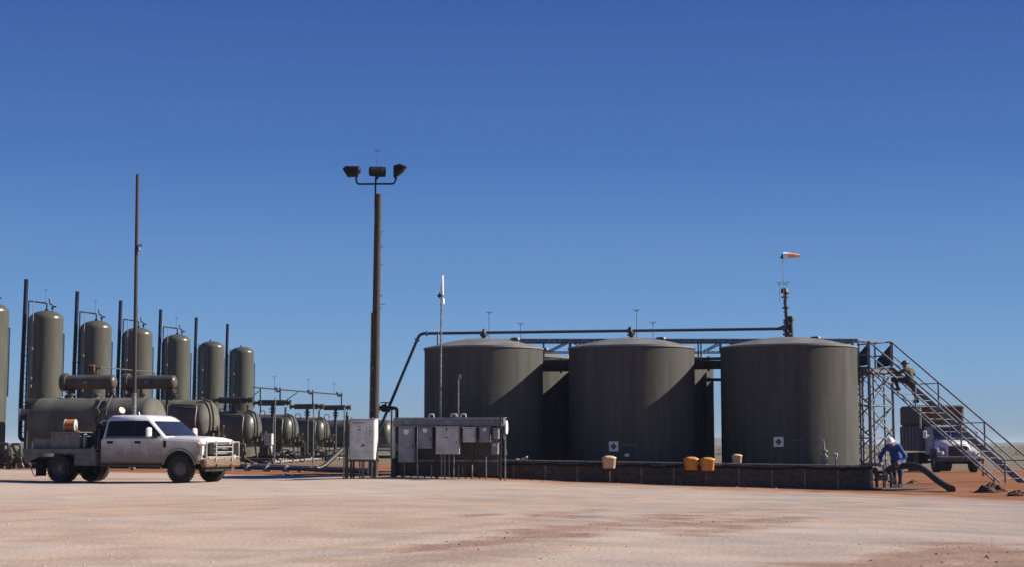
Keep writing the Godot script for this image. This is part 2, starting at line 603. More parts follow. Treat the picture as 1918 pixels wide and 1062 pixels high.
func make_scatter() -> void:
	var r := RandomNumberGenerator.new()
	r.seed = 11
	var pale := mat("stone_pale", Color(0.42, 0.33, 0.27), 0.95)
	var redm := mat("clod_red", Color(0.24, 0.125, 0.08), 0.95)
	var spots := []
	for k in 7000:
		var d := 14.0 + 40.0 * pow(r.randf(), 1.4)
		var x := r.randf_range(-0.36, 0.36) * d
		if soft_noise.get_noise_2d(x * 8.0 + 50.0, d * 8.0) < r.randf_range(-0.35, 0.35):
			continue
		var s := 0.005 + 0.018 * pow(r.randf(), 6.0)
		spots.append(Transform3D(Basis(Vector3.UP, r.randf() * TAU).scaled(Vector3(s, s * r.randf_range(0.6, 1.0), s)), Vector3(x, G(x, -d), -d)))
	scatter("loose_stones", "small pale stones strewn over the caliche pad", rock_mesh(3), pale, spots)
	spots = []
	for s in streaks:
		var a: Vector2 = s[0]; var b: Vector2 = s[1]
		if s[3] < 0.35:
			continue
		for k in int((b - a).length() * 8.0 * s[3]):
			var q: Vector2 = a.lerp(b, r.randf()) + Vector2(r.randfn(), r.randfn()) * s[2] * 0.55
			var g := 0.008 + 0.022 * pow(r.randf(), 4.0)
			spots.append(Transform3D(Basis(Vector3.UP, r.randf() * TAU).scaled(Vector3(g, g * 0.8, g)), Vector3(q.x, G(q.x, q.y) - 0.004, q.y)))
	for k in 700:                                                   # spoil along the foot of the red ground
		var x := r.randf_range(-12.0, 18.0)
		var d := r.randf_range(46.0, 70.0)
		if ground_color(x, -d).g > 0.28:
			continue
		var g := 0.02 + 0.07 * pow(r.randf(), 4.0)
		spots.append(Transform3D(Basis(Vector3.UP, r.randf() * TAU).scaled(Vector3(g, g * 0.8, g)), Vector3(x, G(x, -d) - 0.004, -d)))
	scatter("dirt_clods", "reddish clods of earth in the ruts and on the red ground", rock_mesh(5), redm, spots)
	# dry brush scattered over the far grassland
	var b := MB.new()
	b.flat()
	for k in 60:
		var dir := Vector3(r.randfn(), abs(r.randfn()) * 0.8 + 0.25, r.randfn()).normalized()
		var c := dir * r.randf_range(0.3, 1.0)
		var u := Vector3(r.randfn(), r.randfn(), r.randfn()).normalized() * 0.16
		var w := Vector3(r.randfn(), r.randfn(), r.randfn()).normalized() * 0.16
		b.tri(c - u, c + u, c + w)
	spots = []
	for k in 2600:
		var d := 190.0 + 1300.0 * pow(r.randf(), 1.7)
		var x := r.randf_range(-0.42, 0.42) * d
		var g := r.randf_range(0.18, 0.45) * (1.0 + 1.2 * pow(r.randf(), 6.0))
		spots.append(Transform3D(Basis(Vector3.UP, r.randf() * TAU).scaled(Vector3(g, g * 0.8, g)), Vector3(x, G(x, -d), -d)))
	scatter("scrub_brush", "low dry brush dotted over the far grassland", b.mesh(), mat("brush", Color(0.15, 0.14, 0.085), 0.95), spots)


func make_hills() -> void:
	var b := MB.new()
	b.smooth()
	var n := 180
	var tops := []
	for k in n + 1:
		var x := -1500.0 + 3000.0 * k / n
		var e: float = exp(-pow((x - 330.0) / 120.0, 2.0)) * 9.0 + 2.2 + 2.6 * soft_noise.get_noise_1d(x * 0.35) + 1.2 * soft_noise.get_noise_1d(x * 2.0)
		tops.append(Vector3(x, max(e, 0.3), -2500.0))
	for k in n:
		var a: Vector3 = tops[k]; var c: Vector3 = tops[k + 1]
		var af := Vector3(a.x, -0.5, -2300.0); var cf := Vector3(c.x, -0.5, -2300.0)
		var ab := Vector3(a.x, -0.5, -2800.0); var cb := Vector3(c.x, -0.5, -2800.0)
		b.quad(af, cf, c, a)
		b.quad(a, c, cb, ab)
	var o := obj("hills", b, mat("hill", Color(0.10, 0.10, 0.065), 0.95, 0.0, noise_tex(0.04, Color(0.7, 0.7, 0.7), Color(1, 1, 1), 61), Vector3(0.01, 0.01, 0.01)))
	o.set_meta("kind", "structure")
	o.set_meta("label", "low scrubby rise on the horizon")


# ---------------------------------------------------------------- storage tanks
const TH := 4.88

func arrow_rod(b: MB, p: Vector3, h: float, r := 0.009) -> void:        # a static dissipater: thin rod with a small brush of wires on top
	b.tube(p, p + Vector3(0, h, 0), r, r, 5)
	for k in 7:
		var a := TAU * k / 7.0
		var c := p + Vector3(0, h, 0)
		b.tube(c, c + Vector3(cos(a) * 0.13, 0.06, sin(a) * 0.13), r * 0.9, r * 0.6, 4)


func make_tank(label: String, at: Vector3, TR: float, rim: float, group: String) -> Node3D:
	at.y = rim - TH
	var t := thing("storage_tank", label, "tank", at, 0.0, group)
	var b := MB.new()
	b.lathe([Vector2(TR, -0.4), Vector2(TR, 0.0), Vector2(TR, 2.4), Vector2(TR, TH)], 128)
	var shell := obj("shell", b, M.tank_paint, t)
	for y in [1.62, 3.24]:
		b = MB.new()
		b.lathe([Vector2(TR - 0.01, y - 0.016), Vector2(TR + 0.004, y - 0.008), Vector2(TR + 0.004, y + 0.008), Vector2(TR - 0.01, y + 0.016)], 128)
		obj("weld_seam", b, M.tank_paint, shell)
	b = MB.new()
	var prof := [Vector2(TR + 0.035, TH - 0.05), Vector2(TR + 0.035, TH + 0.012)]
	for k in 9:
		var f := k / 8.0
		prof.append(Vector2(lerp(TR, 0.16, f), TH + 0.014 + 0.36 * sin(f * 1.45) / sin(1.45)))
	prof.append(Vector2(0.0, TH + 0.376))
	b.lathe(prof, 112)
	var roof := obj("roof", b, M.tank_roof, t)
	b = MB.new()                                     # thief hatch with its lid
	var hp := Vector3(1.15, TH + 0.16, -0.75)
	b.tube(hp, hp + Vector3(0, 0.22, 0), 0.11, 0.11, 14)
	b.tube(hp + Vector3(0, 0.22, 0), hp + Vector3(0, 0.29, 0), 0.15, 0.13, 14)
	b.box(hp + Vector3(-0.16, 0.26, 0), Vector3(0.1, 0.05, 0.06), 0.01)
	obj("hatch", b, M.olive_pipe, roof)
	b = MB.new()
	b.tube(Vector3(0, TH + 0.3, 0), Vector3(0, TH + 0.47, 0), 0.085, 0.085, 14)
	b.flange(Vector3(0, TH + 0.48, 0), Vector3.UP, 0.14, 0.05, 14)
	obj("roof_nozzle", b, M.dark_pipe, roof)
	return t


func placard(t: Node3D, TR: float, ang: float, y: float, extras: bool) -> void:     # a square white card with a hazard diamond, then faded lettering beside it
	var r := TR + 0.012
	var b := MB.new()
	var xf := func(a: float, yy: float, rr: float) -> Transform3D:
		return Transform3D(Basis(Vector3.UP, a), Vector3(sin(a) * rr, yy, cos(a) * rr))
	b.box(Vector3.ZERO, Vector3(0.33, 0.33, 0.008), 0.002)
	var card := obj("placard", b, M.label_white, t)
	card.transform = xf.call(ang, y, r)
	card.set_meta("label", "square white placard with a dark diamond")
	b = MB.new()
	var dmd := PackedVector2Array([Vector2(0, -0.11), Vector2(0.11, 0), Vector2(0, 0.11), Vector2(-0.11, 0)])
	b.prism(dmd, 0.0045, 0.0075)
	obj("diamond", b, M.print_dark, card)
	b = MB.new()
	b.prism(PackedVector2Array([Vector2(0, -0.035), Vector2(0.035, 0), Vector2(0, 0.035), Vector2(-0.035, 0)]), 0.008, 0.011)
	obj("diamond_centre", b, M.print_grey, card)
	var rng := RandomNumberGenerator.new()
	rng.seed = 5 + int(ang * 100.0)
	b = MB.new()
	for k in 9:                                      # a few faded, half worn off letters
		var a := ang + 0.15 + 0.022 * k
		var q: Transform3D = xf.call(a, y + 0.05 + rng.randf_range(-0.02, 0.02), r - 0.006)
		var hh := rng.randf_range(0.04, 0.09)
		b.box(q.origin, Vector3(0.012, hh, 0.003), 0.0, q.basis)
		if k % 2 == 0:
			b.box(q.origin + Vector3(0, hh * 0.4 * (1 if k % 4 else -1), 0) + q.basis.x * 0.022, Vector3(0.035, 0.012, 0.003), 0.0, q.basis)
	obj("faded_marking", b, M.print_faded, t).set_meta("kind", "stuff")
	if extras:
		b = MB.new()
		b.box(Vector3.ZERO, Vector3(0.15, 0.10, 0.006), 0.001)
		var st := obj("sticker", b, M.label_white, t)
		st.transform = xf.call(ang + 0.205, y - 0.29, r)


func make_tanks() -> void:
	var c := [P(906, 653, 55.2), P(1183, 652, 55.0), P(1477, 651, 54.9)]
	var rad := [2.085, 2.20, 2.36]
	var front := [
		"olive steel storage tank standing behind the electrical rack and the antenna pole",
		"olive steel storage tank standing between two others in the front row",
		"olive steel storage tank beside the stairs with the windsock above it"]
	var second := [
		"olive storage tank glimpsed in the narrow gap behind the tank by the electrical rack",
		"olive storage tank glimpsed just left of the open sky gap between front tanks",
		"olive storage tank hidden behind the front tank beside the stairs"]
	var third := [
		"olive storage tank in the last row behind the rack end of the tank battery",
		"olive storage tank with its bare edge against the sky slit between front tanks",
		"olive storage tank in the last row behind the stairs end of the battery"]
	for k in 3:
		var rim: float = c[k].y
		var t := make_tank(front[k], c[k], rad[k], rim, "storage tanks in the battery")
		if k == 1:
			placard(t, rad[k], -0.36, TH - 3.42, true)
		if k == 2:
			placard(t, rad[k], -0.33, TH - 3.28, false)
			var b := MB.new()                        # pipe and valves at its foot
			b.tube(Vector3(0.72, 0.1, 2.42), Vector3(0.72, 1.15, 2.42), 0.10, 0.08)
			b.tube(Vector3(0.72, 1.15, 2.42), Vector3(0.70, 1.68, 2.42), 0.06, 0.015)
			for y in [0.55, 0.82, 1.12, 1.3]:
				b.flange(Vector3(0.72, y, 2.42), Vector3.UP, 0.15 - 0.05 * (y - 0.55), 0.06)
			b.box(Vector3(0.69, 0.95, 2.44), Vector3(0.26, 0.16, 0.16), 0.04)
			b.tube(Vector3(0.72, 0.3, 2.42), Vector3(0.72, 0.3, 2.2), 0.08)
			obj("drain_valve", b, M.pale_pipe, t)
		make_tank(second[k], Vector3(c[k].x + 1.16, 0, c[k].z - 6.0), rad[k], rim, "storage tanks in the battery")
		make_tank(third[k], Vector3(c[k].x + 2.20, 0, c[k].z - 12.0), rad[k], rim, "storage tanks in the battery")
	# static dissipaters on the roofs
	var rods := [[916, 622, 586, 56.3, "thin dissipater rod above the overhead pipe on the tank nearest the rack"], [975, 636, 607, 57.2, "short dissipater rod over the left end of the walkway rail"],
		[1193, 614, 582, 56.0, "thin dissipater rod above the pipe at the middle front tank"], [1223.5, 634, 605, 56.2, "short dissipater rod over the right side of the middle tank roof"]]
	for q in rods:
		var foot := P(q[0], q[1], q[3])
		var top := P(q[0], q[2], q[3])
		var t := thing("dissipater_rod", q[4], "lightning rod", Vector3(foot.x, foot.y - 0.5, foot.z), 0.0, "dissipater rods over the tanks")
		var b := MB.new()
		arrow_rod(b, Vector3.ZERO, top.y - foot.y + 0.5, 0.010)
		obj("rod", b, M.dark_pipe, t)


func make_overhead_pipe() -> void:
	var a := P(786, 624, 56.6)
	var e := P(1474, 615, 56.4)
	var foot := P(712, 800, 57.2)
	var t := thing("overhead_pipe", "long dark vapour pipe rising from the ground and running above the tank roofs", "pipe", Vector3(foot.x, 0, foot.z))
	var o := t.position
	var b := MB.new()
	b.path(bend([foot - o - Vector3(0.35, 0.7, 0), foot - o, a - o, a.lerp(e, 0.03) - o, e - o], 0.28), 0.055, 10)
	obj("pipe_run", b, M.pipe_blue, t)
	b = MB.new()
	for q in [[a, (e - a).normalized(), 0.25], [a, (foot - a).normalized(), 0.25]]:
		b = MB.new()
		b.flange(q[0] + q[1] * q[2] - o, q[1], 0.10, 0.05)
		obj("elbow_flange", b, M.galvanised, t)
	for q in [[906, 652, 55.2], [1182, 652, 55.0], [1474, 651, 54.9]]:
		var c := P(q[0], q[1], q[2])
		var f: float = (c.x - a.x) / (e.x - a.x)
		var top: Vector3 = a.lerp(e, f)
		c.y += 0.36
		var riser := Vector3(c.x, top.y, c.z)
		b = MB.new()
		b.path(bend([c - o, riser - o, top - o], 0.15), 0.06, 10)
		top = riser
		b.flange(c + Vector3(0, 0.12, 0) - o, Vector3.UP, 0.12, 0.06)
		b.flange(c.lerp(top, 0.55) - o, Vector3.UP, 0.11, 0.05)
		b.tube(c.lerp(top, 0.5) - o, c.lerp(top, 0.5) + Vector3(0.15, 0, 0) - o, 0.04, 0.03, 8)
		obj("drop_pipe", b, M.pipe_blue, t)
	b = MB.new()                                         # thin support post at the left rim of the first tank
	b.tube(P(820, 648, 56.3) - o, P(820, 621, 56.6) - o, 0.035, 0.035, 8)
	obj("support_post", b, M.pipe_blue, t)
	# the valve station where it comes down behind the wooden pole
	var vp := P(722, 764, 56.0)
	t = thing("pipe_valve", "dark flanged valve and elbow beside the foot of the wooden light pole", "valve", Vector3(vp.x, 0, vp.z))
	b = MB.new()
	var q := Vector3(0, vp.y, 0)
	b.tube(q + Vector3(-0.3, 0, 0), q + Vector3(0.26, 0, 0), 0.075, 0.075)
	b.flange(q + Vector3(-0.25, 0, 0), Vector3.RIGHT, 0.15, 0.06)
	b.flange(q + Vector3(0.12, 0, 0), Vector3.RIGHT, 0.15, 0.06)
	b.ball(q + Vector3(-0.06, 0, 0), Vector3(0.14, 0.14, 0.14))
	obj("valve_body", b, M.dark_pipe, t)
	b = MB.new()
	b.tube(q, q + Vector3(0, 0.2, 0), 0.03)
	b.tube(q + Vector3(0, 0.18, 0), q + Vector3(0, 0.21, 0), 0.2, 0.2, 14)
	obj("handwheel", b, M.dark_pipe, t)
	b = MB.new()
	b.path(bend([q + Vector3(0.2, 0, 0), q + Vector3(0.4, 0, 0), Vector3(0.4, 0.1, 0)], 0.12), 0.06)
	obj("elbow_pipe", b, M.dark_pipe, t)


func make_walkway() -> void:
	var a := P(945, 637, 57.75)
	var e := P(1608, 637, 57.75)
	var o := Vector3(a.x, 0, a.z)
	var t := thing("tank_walkway", "raised steel walkway with handrails running behind the front tanks", "walkway", o)
	var dir := (e - a).normalized()
	var side := Vector3(dir.z, 0, -dir.x).normalized() * 0.85      # away from the camera
	if side.z > 0.0:
		side = -side
	var L := a.distance_to(e)
	var n := 9
	for s in 2:
		var off := side * s - o
		var b := MB.new()
		b.bar(a + off, e + off, 0.07, 0.14, 0.01)
		obj("top_rail", b, M.stair_steel, t)
		b = MB.new()
		b.tube(a + off - Vector3(0, 0.42, 0), e + off - Vector3(0, 0.42, 0), 0.022, 0.022, 6)
		obj("middle_rail", b, M.stair_steel, t)
		b = MB.new()
		b.bar(a + off - Vector3(0, 0.86, 0), e + off - Vector3(0, 0.86, 0), 0.06, 0.24, 0.01)
		obj("floor_channel", b, M.blue_steel, t)
		for k in n + 1:
			var p := a.lerp(e, k / float(n)) + off
			b = MB.new()
			b.bar(p - Vector3(0, 0.04, 0), p - Vector3(0, 0.95, 0), 0.05, 0.05)
			obj("rail_post", b, M.stair_steel, t)
	# steep diagonal rails of the little ladders that step down to the roofs
	for q in [[1023, 659, 1063, 639], [1318, 657, 1352, 639], [1085, 650, 1072, 639], [1378, 648, 1360, 639]]:
		for s in 2:
			var f: float = (P(q[2], q[3], 57.7).x - a.x) / (e.x - a.x)
			var dd: float = lerp(57.75, 57.75, clamp(f, 0.0, 1.0)) + 0.15 - 0.5 * s
			var b := MB.new()
			b.bar(P(q[0] + 7.0 * s, q[1], dd) - o, P(q[2] + 7.0 * s, q[3], dd) - o, 0.05, 0.05)
			obj("brace", b, M.stair_steel, t)
	for q in [[1068, 640, 662], [1350, 640, 660]]:
		var dd: float = 57.7
		var b := MB.new()
		b.bar(P(q[0], q[1], dd) - o, P(q[0], q[2], dd) - o, 0.10, 0.08)
		obj("post", b, M.stair_steel, t)
	var b := MB.new()
	var w := side
	var fa := a - Vector3(0, 0.84, 0) - o; var fe := e - Vector3(0, 0.84, 0) - o
	b.flat()
	b.bar((fa + fa + w) * 0.5, (fe + fe + w) * 0.5, 0.78, 0.03)
	obj("floor_grating", b, M.dark_pipe, t)
	for k in 5:                                              # legs down to the ground between the rows
		var p := a.lerp(e, 0.05 + 0.22 * k) + side * 0.5
		b = MB.new()
		b.bar(Vector3(p.x, p.y - 0.9, p.z) - o, Vector3(p.x, 0.0, p.z) - o, 0.10, 0.10)
		obj("leg", b, M.stair_steel, t)
	b = MB.new()                                             # the small white-faced valve at its left end
	var q2 := P(942, 637, 57.6) - o
	b.tube(q2, q2 + Vector3(0.3, 0, 0), 0.09, 0.06, 12)
	b.tube(q2 + Vector3(0.1, -0.02, 0), q2 + Vector3(0.1, -0.5, 0), 0.03, 0.03, 8)
	obj("end_valve", b, M.pale_pipe, t)
	# the pipes that tie the tanks together under the walkway
	var runs := [[690.0, 0.115, "brown_pipe", "thick rusty brown pipe tying the tank tops together under the walkway", 1.1],
		[676.0, 0.06, "dark_pipe", "thin dark pipe between the tanks just below the walkway floor", 1.5],
		[709.0, 0.06, "dark_pipe", "lower thin dark pipe crossing the sky slit between the tanks", 4.4]]
	for r in runs:
		var p0 := P(1000, r[0], 57.0 + r[4])
		var p1 := P(1420, r[0] + (-6.0 if r[0] < 700 else 2.0), 57.0 + r[4])
		var tt := thing("tie_pipe", r[3], "pipe", Vector3(p0.x, 0, p0.z))
		b = MB.new()
		b.tube(p0 - tt.position, p1 - tt.position, r[1], r[1], 12)
		obj("pipe_run", b, M[r[2]], tt)
		for f in [0.12, 0.45, 0.78]:
			b = MB.new()
			b.flange(p0.lerp(p1, f) - tt.position, (p1 - p0).normalized(), r[1] * 1.6, 0.07)
			obj("flange", b, M[r[2]], tt)


func make_vent_stack() -> void:
	var f := P(1477, 632, 54.9)
	var t := thing("vent_stack", "dark vent pipe with valves standing on the roof peak of the tank beside the stairs", "vent pipe", f)
	var b := MB.new()
	var top := P(1470, 541, 54.9) - f
	b.tube(Vector3(0, -0.05, 0), top, 0.075, 0.055, 12)
	obj("pipe", b, M.dark_pipe, t)
	for k in [0.08, 0.3, 0.36, 0.62, 0.84]:
		b = MB.new()
		b.flange(top * k, top.normalized(), 0.125, 0.05)
		obj("flange", b, M.dark_pipe, t)
	b = MB.new()
	b.tube(top * 0.93, top * 1.02, 0.14, 0.11, 12)
	b.box(top + Vector3(0.08, -0.1, 0), Vector3(0.14, 0.16, 0.14), 0.03)
	obj("valve_head", b, M.dark_pipe, t)
	b = MB.new()
	b.tube(Vector3(0.12, 0, 0), Vector3(0.11, 0.62, 0), 0.07, 0.07, 12)
	b.tube(Vector3(0.11, 0.6, 0), Vector3(0.11, 0.76, 0), 0.12, 0.10, 12)
	b.tube(Vector3(0.11, 0.7, 0), Vector3(0.24, 0.64, 0), 0.05, 0.03, 8)
	obj("relief_valve", b, M.dark_pipe, t)
	b = MB.new()
	for y in [0.55, 0.9, 1.2]:
		b.tube(Vector3(-0.03, y, 0), Vector3(-0.15, y + 0.01, 0), 0.02, 0.02, 6)
	b.tube(Vector3(-0.10, 0.3, 0.05), Vector3(-0.10, 1.3, 0.05), 0.012, 0.012, 6)
	obj("gauge_tube", b, M.galvanised, t)
	for q in [[1461, 540.0, "left of two short dissipater rods beside the dark roof vent pipe"], [1474, 545.0, "dissipater rod close against the head of the dark roof vent pipe"]]:
		var p := P(q[0], 565, 54.6 if q[0] > 1465 else 55.3)
		var r := thing("dissipater_rod", q[2], "lightning rod", p, 0.0, "dissipater rods over the tanks")
		b = MB.new()
		arrow_rod(b, Vector3.ZERO, 0.62, 0.007)
		obj("rod", b, M.dark_pipe, r)
	# windsock on its own thin mast
	f = P(1469, 560, 54.75)
	t = thing("windsock", "orange and white windsock on a thin mast above the tank beside the stairs", "windsock", f)
	top = P(1467, 480, 54.75) - f
	b = MB.new()
	b.tube(Vector3(0, 0, 0), top, 0.012, 0.010, 6)
	obj("mast", b, M.pale_pipe, t)
	b = MB.new()
	b.tube(top + Vector3(-0.02, -0.10, 0), top + Vector3(-0.02, 0.05, 0), 0.035, 0.03, 8)
	b.box(top + Vector3(-0.03, -0.06, 0), Vector3(0.12, 0.06, 0.06), 0.01)
	obj("swivel", b, M.blue_steel, t)
	var k := 0
	for q in [[0.0, 0.115, 0.17, 0.10, "white_cloth"], [0.17, 0.10, 0.40, 0.07, "sock_orange"], [0.40, 0.07, 0.60, 0.035, "sock_orange"]]:
		b = MB.new()
		var wx := func(x: float) -> Vector3:
			return top + Vector3(x + 0.02, 0.02 - 0.03 * x - 0.05 * x * x, 0.18 * x)
		var pts := []
		b.path([wx.call(q[0]), wx.call((q[0] + q[2]) * 0.5), wx.call(q[2])], q[1], 14, false, q[3])
		obj("sock_band", b, M[q[4]], t)
		k += 1


# ---------------------------------------------------------------- heater treaters and separators
func make_treater(at: Vector3, ht: float, stack_top: float, fancy: bool, label: String) -> Node3D:
	var t := thing("heater_treater", label, "vessel", at, 0.0, "vertical vessels in the row on the left")
	var R := 0.845
	var b := MB.new()
	var prof := [Vector2(R * 0.98, 0.0), Vector2(R * 0.98, 0.5), Vector2(R, 0.52), Vector2(R, 2.6), Vector2(R, ht - 0.44)]
	for k in 11:
		var a := PI / 2 * k / 10.0
		prof.append(Vector2(R * cos(a), ht - 0.44 + 0.44 * sin(a)))
	b.lathe(prof, 64)
	obj("shell", b, M.vessel_paint, t)
	b = MB.new()                                          # exhaust stack
	b.path(bend([Vector3(-0.6, 1.3, -0.2), Vector3(-1.19, 1.3, -0.1), Vector3(-1.18, 3.0, 0.0), Vector3(-1.09, stack_top, 0.0)], 0.25), 0.108, 14)
	var st := obj("stack", b, M.stack_blue, t)
	b = MB.new()
	for y in [3.0, 5.6]:
		b.bar(Vector3(-1.14, y, 0.0), Vector3(-0.8, y, 0.0), 0.05, 0.05)
		b.flange(Vector3(-1.14, y, 0.0), Vector3.UP, 0.14, 0.06)
	obj("stack_bracket", b, M.blue_steel, st)
	b = MB.new()                                          # ladder in the gap between stack and shell
	for z in [-0.02, 0.36]:
		b.tube(Vector3(-0.96, 0.6, z), Vector3(-0.96, ht - 0.5, z), 0.02, 0.02, 6)
	var lad := obj("ladder", b, M.dark_pipe, t)
	b = MB.new()
	var y := 0.8
	while y < ht - 0.6:
		b.tube(Vector3(-1.10, y, 0.17), Vector3(-0.81, y, 0.17), 0.02, 0.02, 5)
		b.tube(Vector3(-0.96, y, -0.02), Vector3(-0.96, y, 0.36), 0.015, 0.015, 5)
		y += 0.3
	obj("rungs", b, M.dark_pipe, lad)
	b = MB.new()
	if fancy:
		b.path(bend([Vector3(-0.80, 0.5, 0.42), Vector3(-0.80, ht + 0.46, 0.42), Vector3(0.0, ht + 0.38, 0.0), Vector3(0.0, ht - 0.05, 0.0)], 0.05), 0.042, 8)
		b.flange(Vector3(0, ht + 0.04, 0), Vector3.UP, 0.10, 0.06)
		obj("gas_pipe", b, M.blue_steel, t)
		b = MB.new()
		b.path(bend([Vector3(0.32, ht - 0.1, 0.1), Vector3(0.32, ht + 0.28, 0.1), Vector3(0.18, ht + 0.34, 0.1), Vector3(0.14, ht + 0.6, 0.1)], 0.06), 0.038, 8)
		b.tube(Vector3(0.32, ht + 0.2, 0.1), Vector3(0.52, ht + 0.2, 0.1), 0.035, 0.035, 8)
		b.flange(Vector3(0.32, ht + 0.12, 0.1), Vector3.UP, 0.09, 0.05)
		obj("relief_valve", b, M.blue_steel, t)
		b = MB.new()
		arrow_rod(b, Vector3(-0.1, ht + 0.3, -0.1), 0.75, 0.008)
		obj("dissipater", b, M.dark_pipe, t)
	else:
		b.tube(Vector3(-0.1, ht - 0.05, 0), Vector3(-0.1, ht + 0.12, 0), 0.05, 0.05, 8)
		b.tube(Vector3(-0.80, 0.5, 0.42), Vector3(-0.80, ht - 0.2, 0.42), 0.035, 0.035, 8)
		obj("gas_pipe", b, M.blue_steel, t)
	b = MB.new()                                          # sight glass and bridle on the face
	b.tube(Vector3(-0.42, ht - 3.7 if fancy else ht - 3.2, 0.84), Vector3(-0.42, ht + 0.5 if fancy else ht - 0.9, 0.86), 0.034, 0.022, 6)
	b.tube(Vector3(-0.60, 1.5, 0.72), Vector3(-0.60, ht - 3.4, 0.74), 0.035, 0.035, 8)
	for yy in [ht - 2.0, ht - 3.5, ht - 3.9]:
		b.tube(Vector3(-0.42, yy, 0.62), Vector3(-0.42, yy, 0.86), 0.035, 0.035, 8)
		b.box(Vector3(-0.44, yy, 0.87), Vector3(0.13, 0.16, 0.08), 0.02)
	obj("level_bridle", b, M.bridle, t)
	b = MB.new()
	b.tube(Vector3(0.885, ht - 4.4, -0.15), Vector3(0.885, ht - 1.2, -0.15), 0.035, 0.035, 8)
	b.tube(Vector3(0.80, ht - 1.2, -0.15), Vector3(0.90, ht - 1.2, -0.15), 0.03, 0.03, 6)
	obj("side_pipe", b, M.blue_steel, t)
	return t


func make_treaters() -> void:
	# px of the shell centre, px of the dome top, width in px, px of the stack top
	var rows := [[-19, 566, 66.0, 503, "vertical vessel cut off by the left edge of the photo"],
		[86, 581, 62.0, 524, "tall olive vertical vessel rising behind the rear deck of the white truck"],
		[179, 599.7, 59.0, 545, "olive vertical vessel behind the upper horizontal scrubber nearest the left"],
		[258, 612.7, 55.0, 562, "olive vertical vessel directly behind the thin brown camera pole"],
		[331, 625.6, 50.5, 579, "olive vertical vessel behind the domed end of the right scrubber"],
		[396, 638.4, 47.5, 594, "fifth full vertical vessel, plain domed top, above the white truck's hood"],
		[453, 649, 44.0, 606, "smallest and farthest vertical vessel, at the right end of the row"]]
	for i in rows.size():
		var r = rows[i]
		var d := 80.0 + 6.6 * (i - 1)
		var top := P(r[0], r[1], d)
		var base := on_ground(Vector3(top.x, 0, top.z))
		var st := P(r[0] - 36, r[3], d).y - base.y
		make_treater(base, top.y - base.y, st, i < 5, r[4])


func head(b: MB, R: float, dep: float, x0: float, xf: Transform3D, right := true) -> void:
	var prof := []
	for k in 9:
		var a := PI / 2 * k / 8.0
		prof.append(Vector2(R * cos(a), x0 + dep * sin(a)) if right else Vector2(R * cos(PI / 2 - a), x0 - dep * sin(PI / 2 - a)))
	b.lathe(prof, 40, xf)


func lying(c: Vector3) -> Transform3D:                    # y of the lathe along local x
	return Transform3D(Basis(Vector3.UP, 0.0) * Basis(Vector3.BACK, -PI / 2), c)


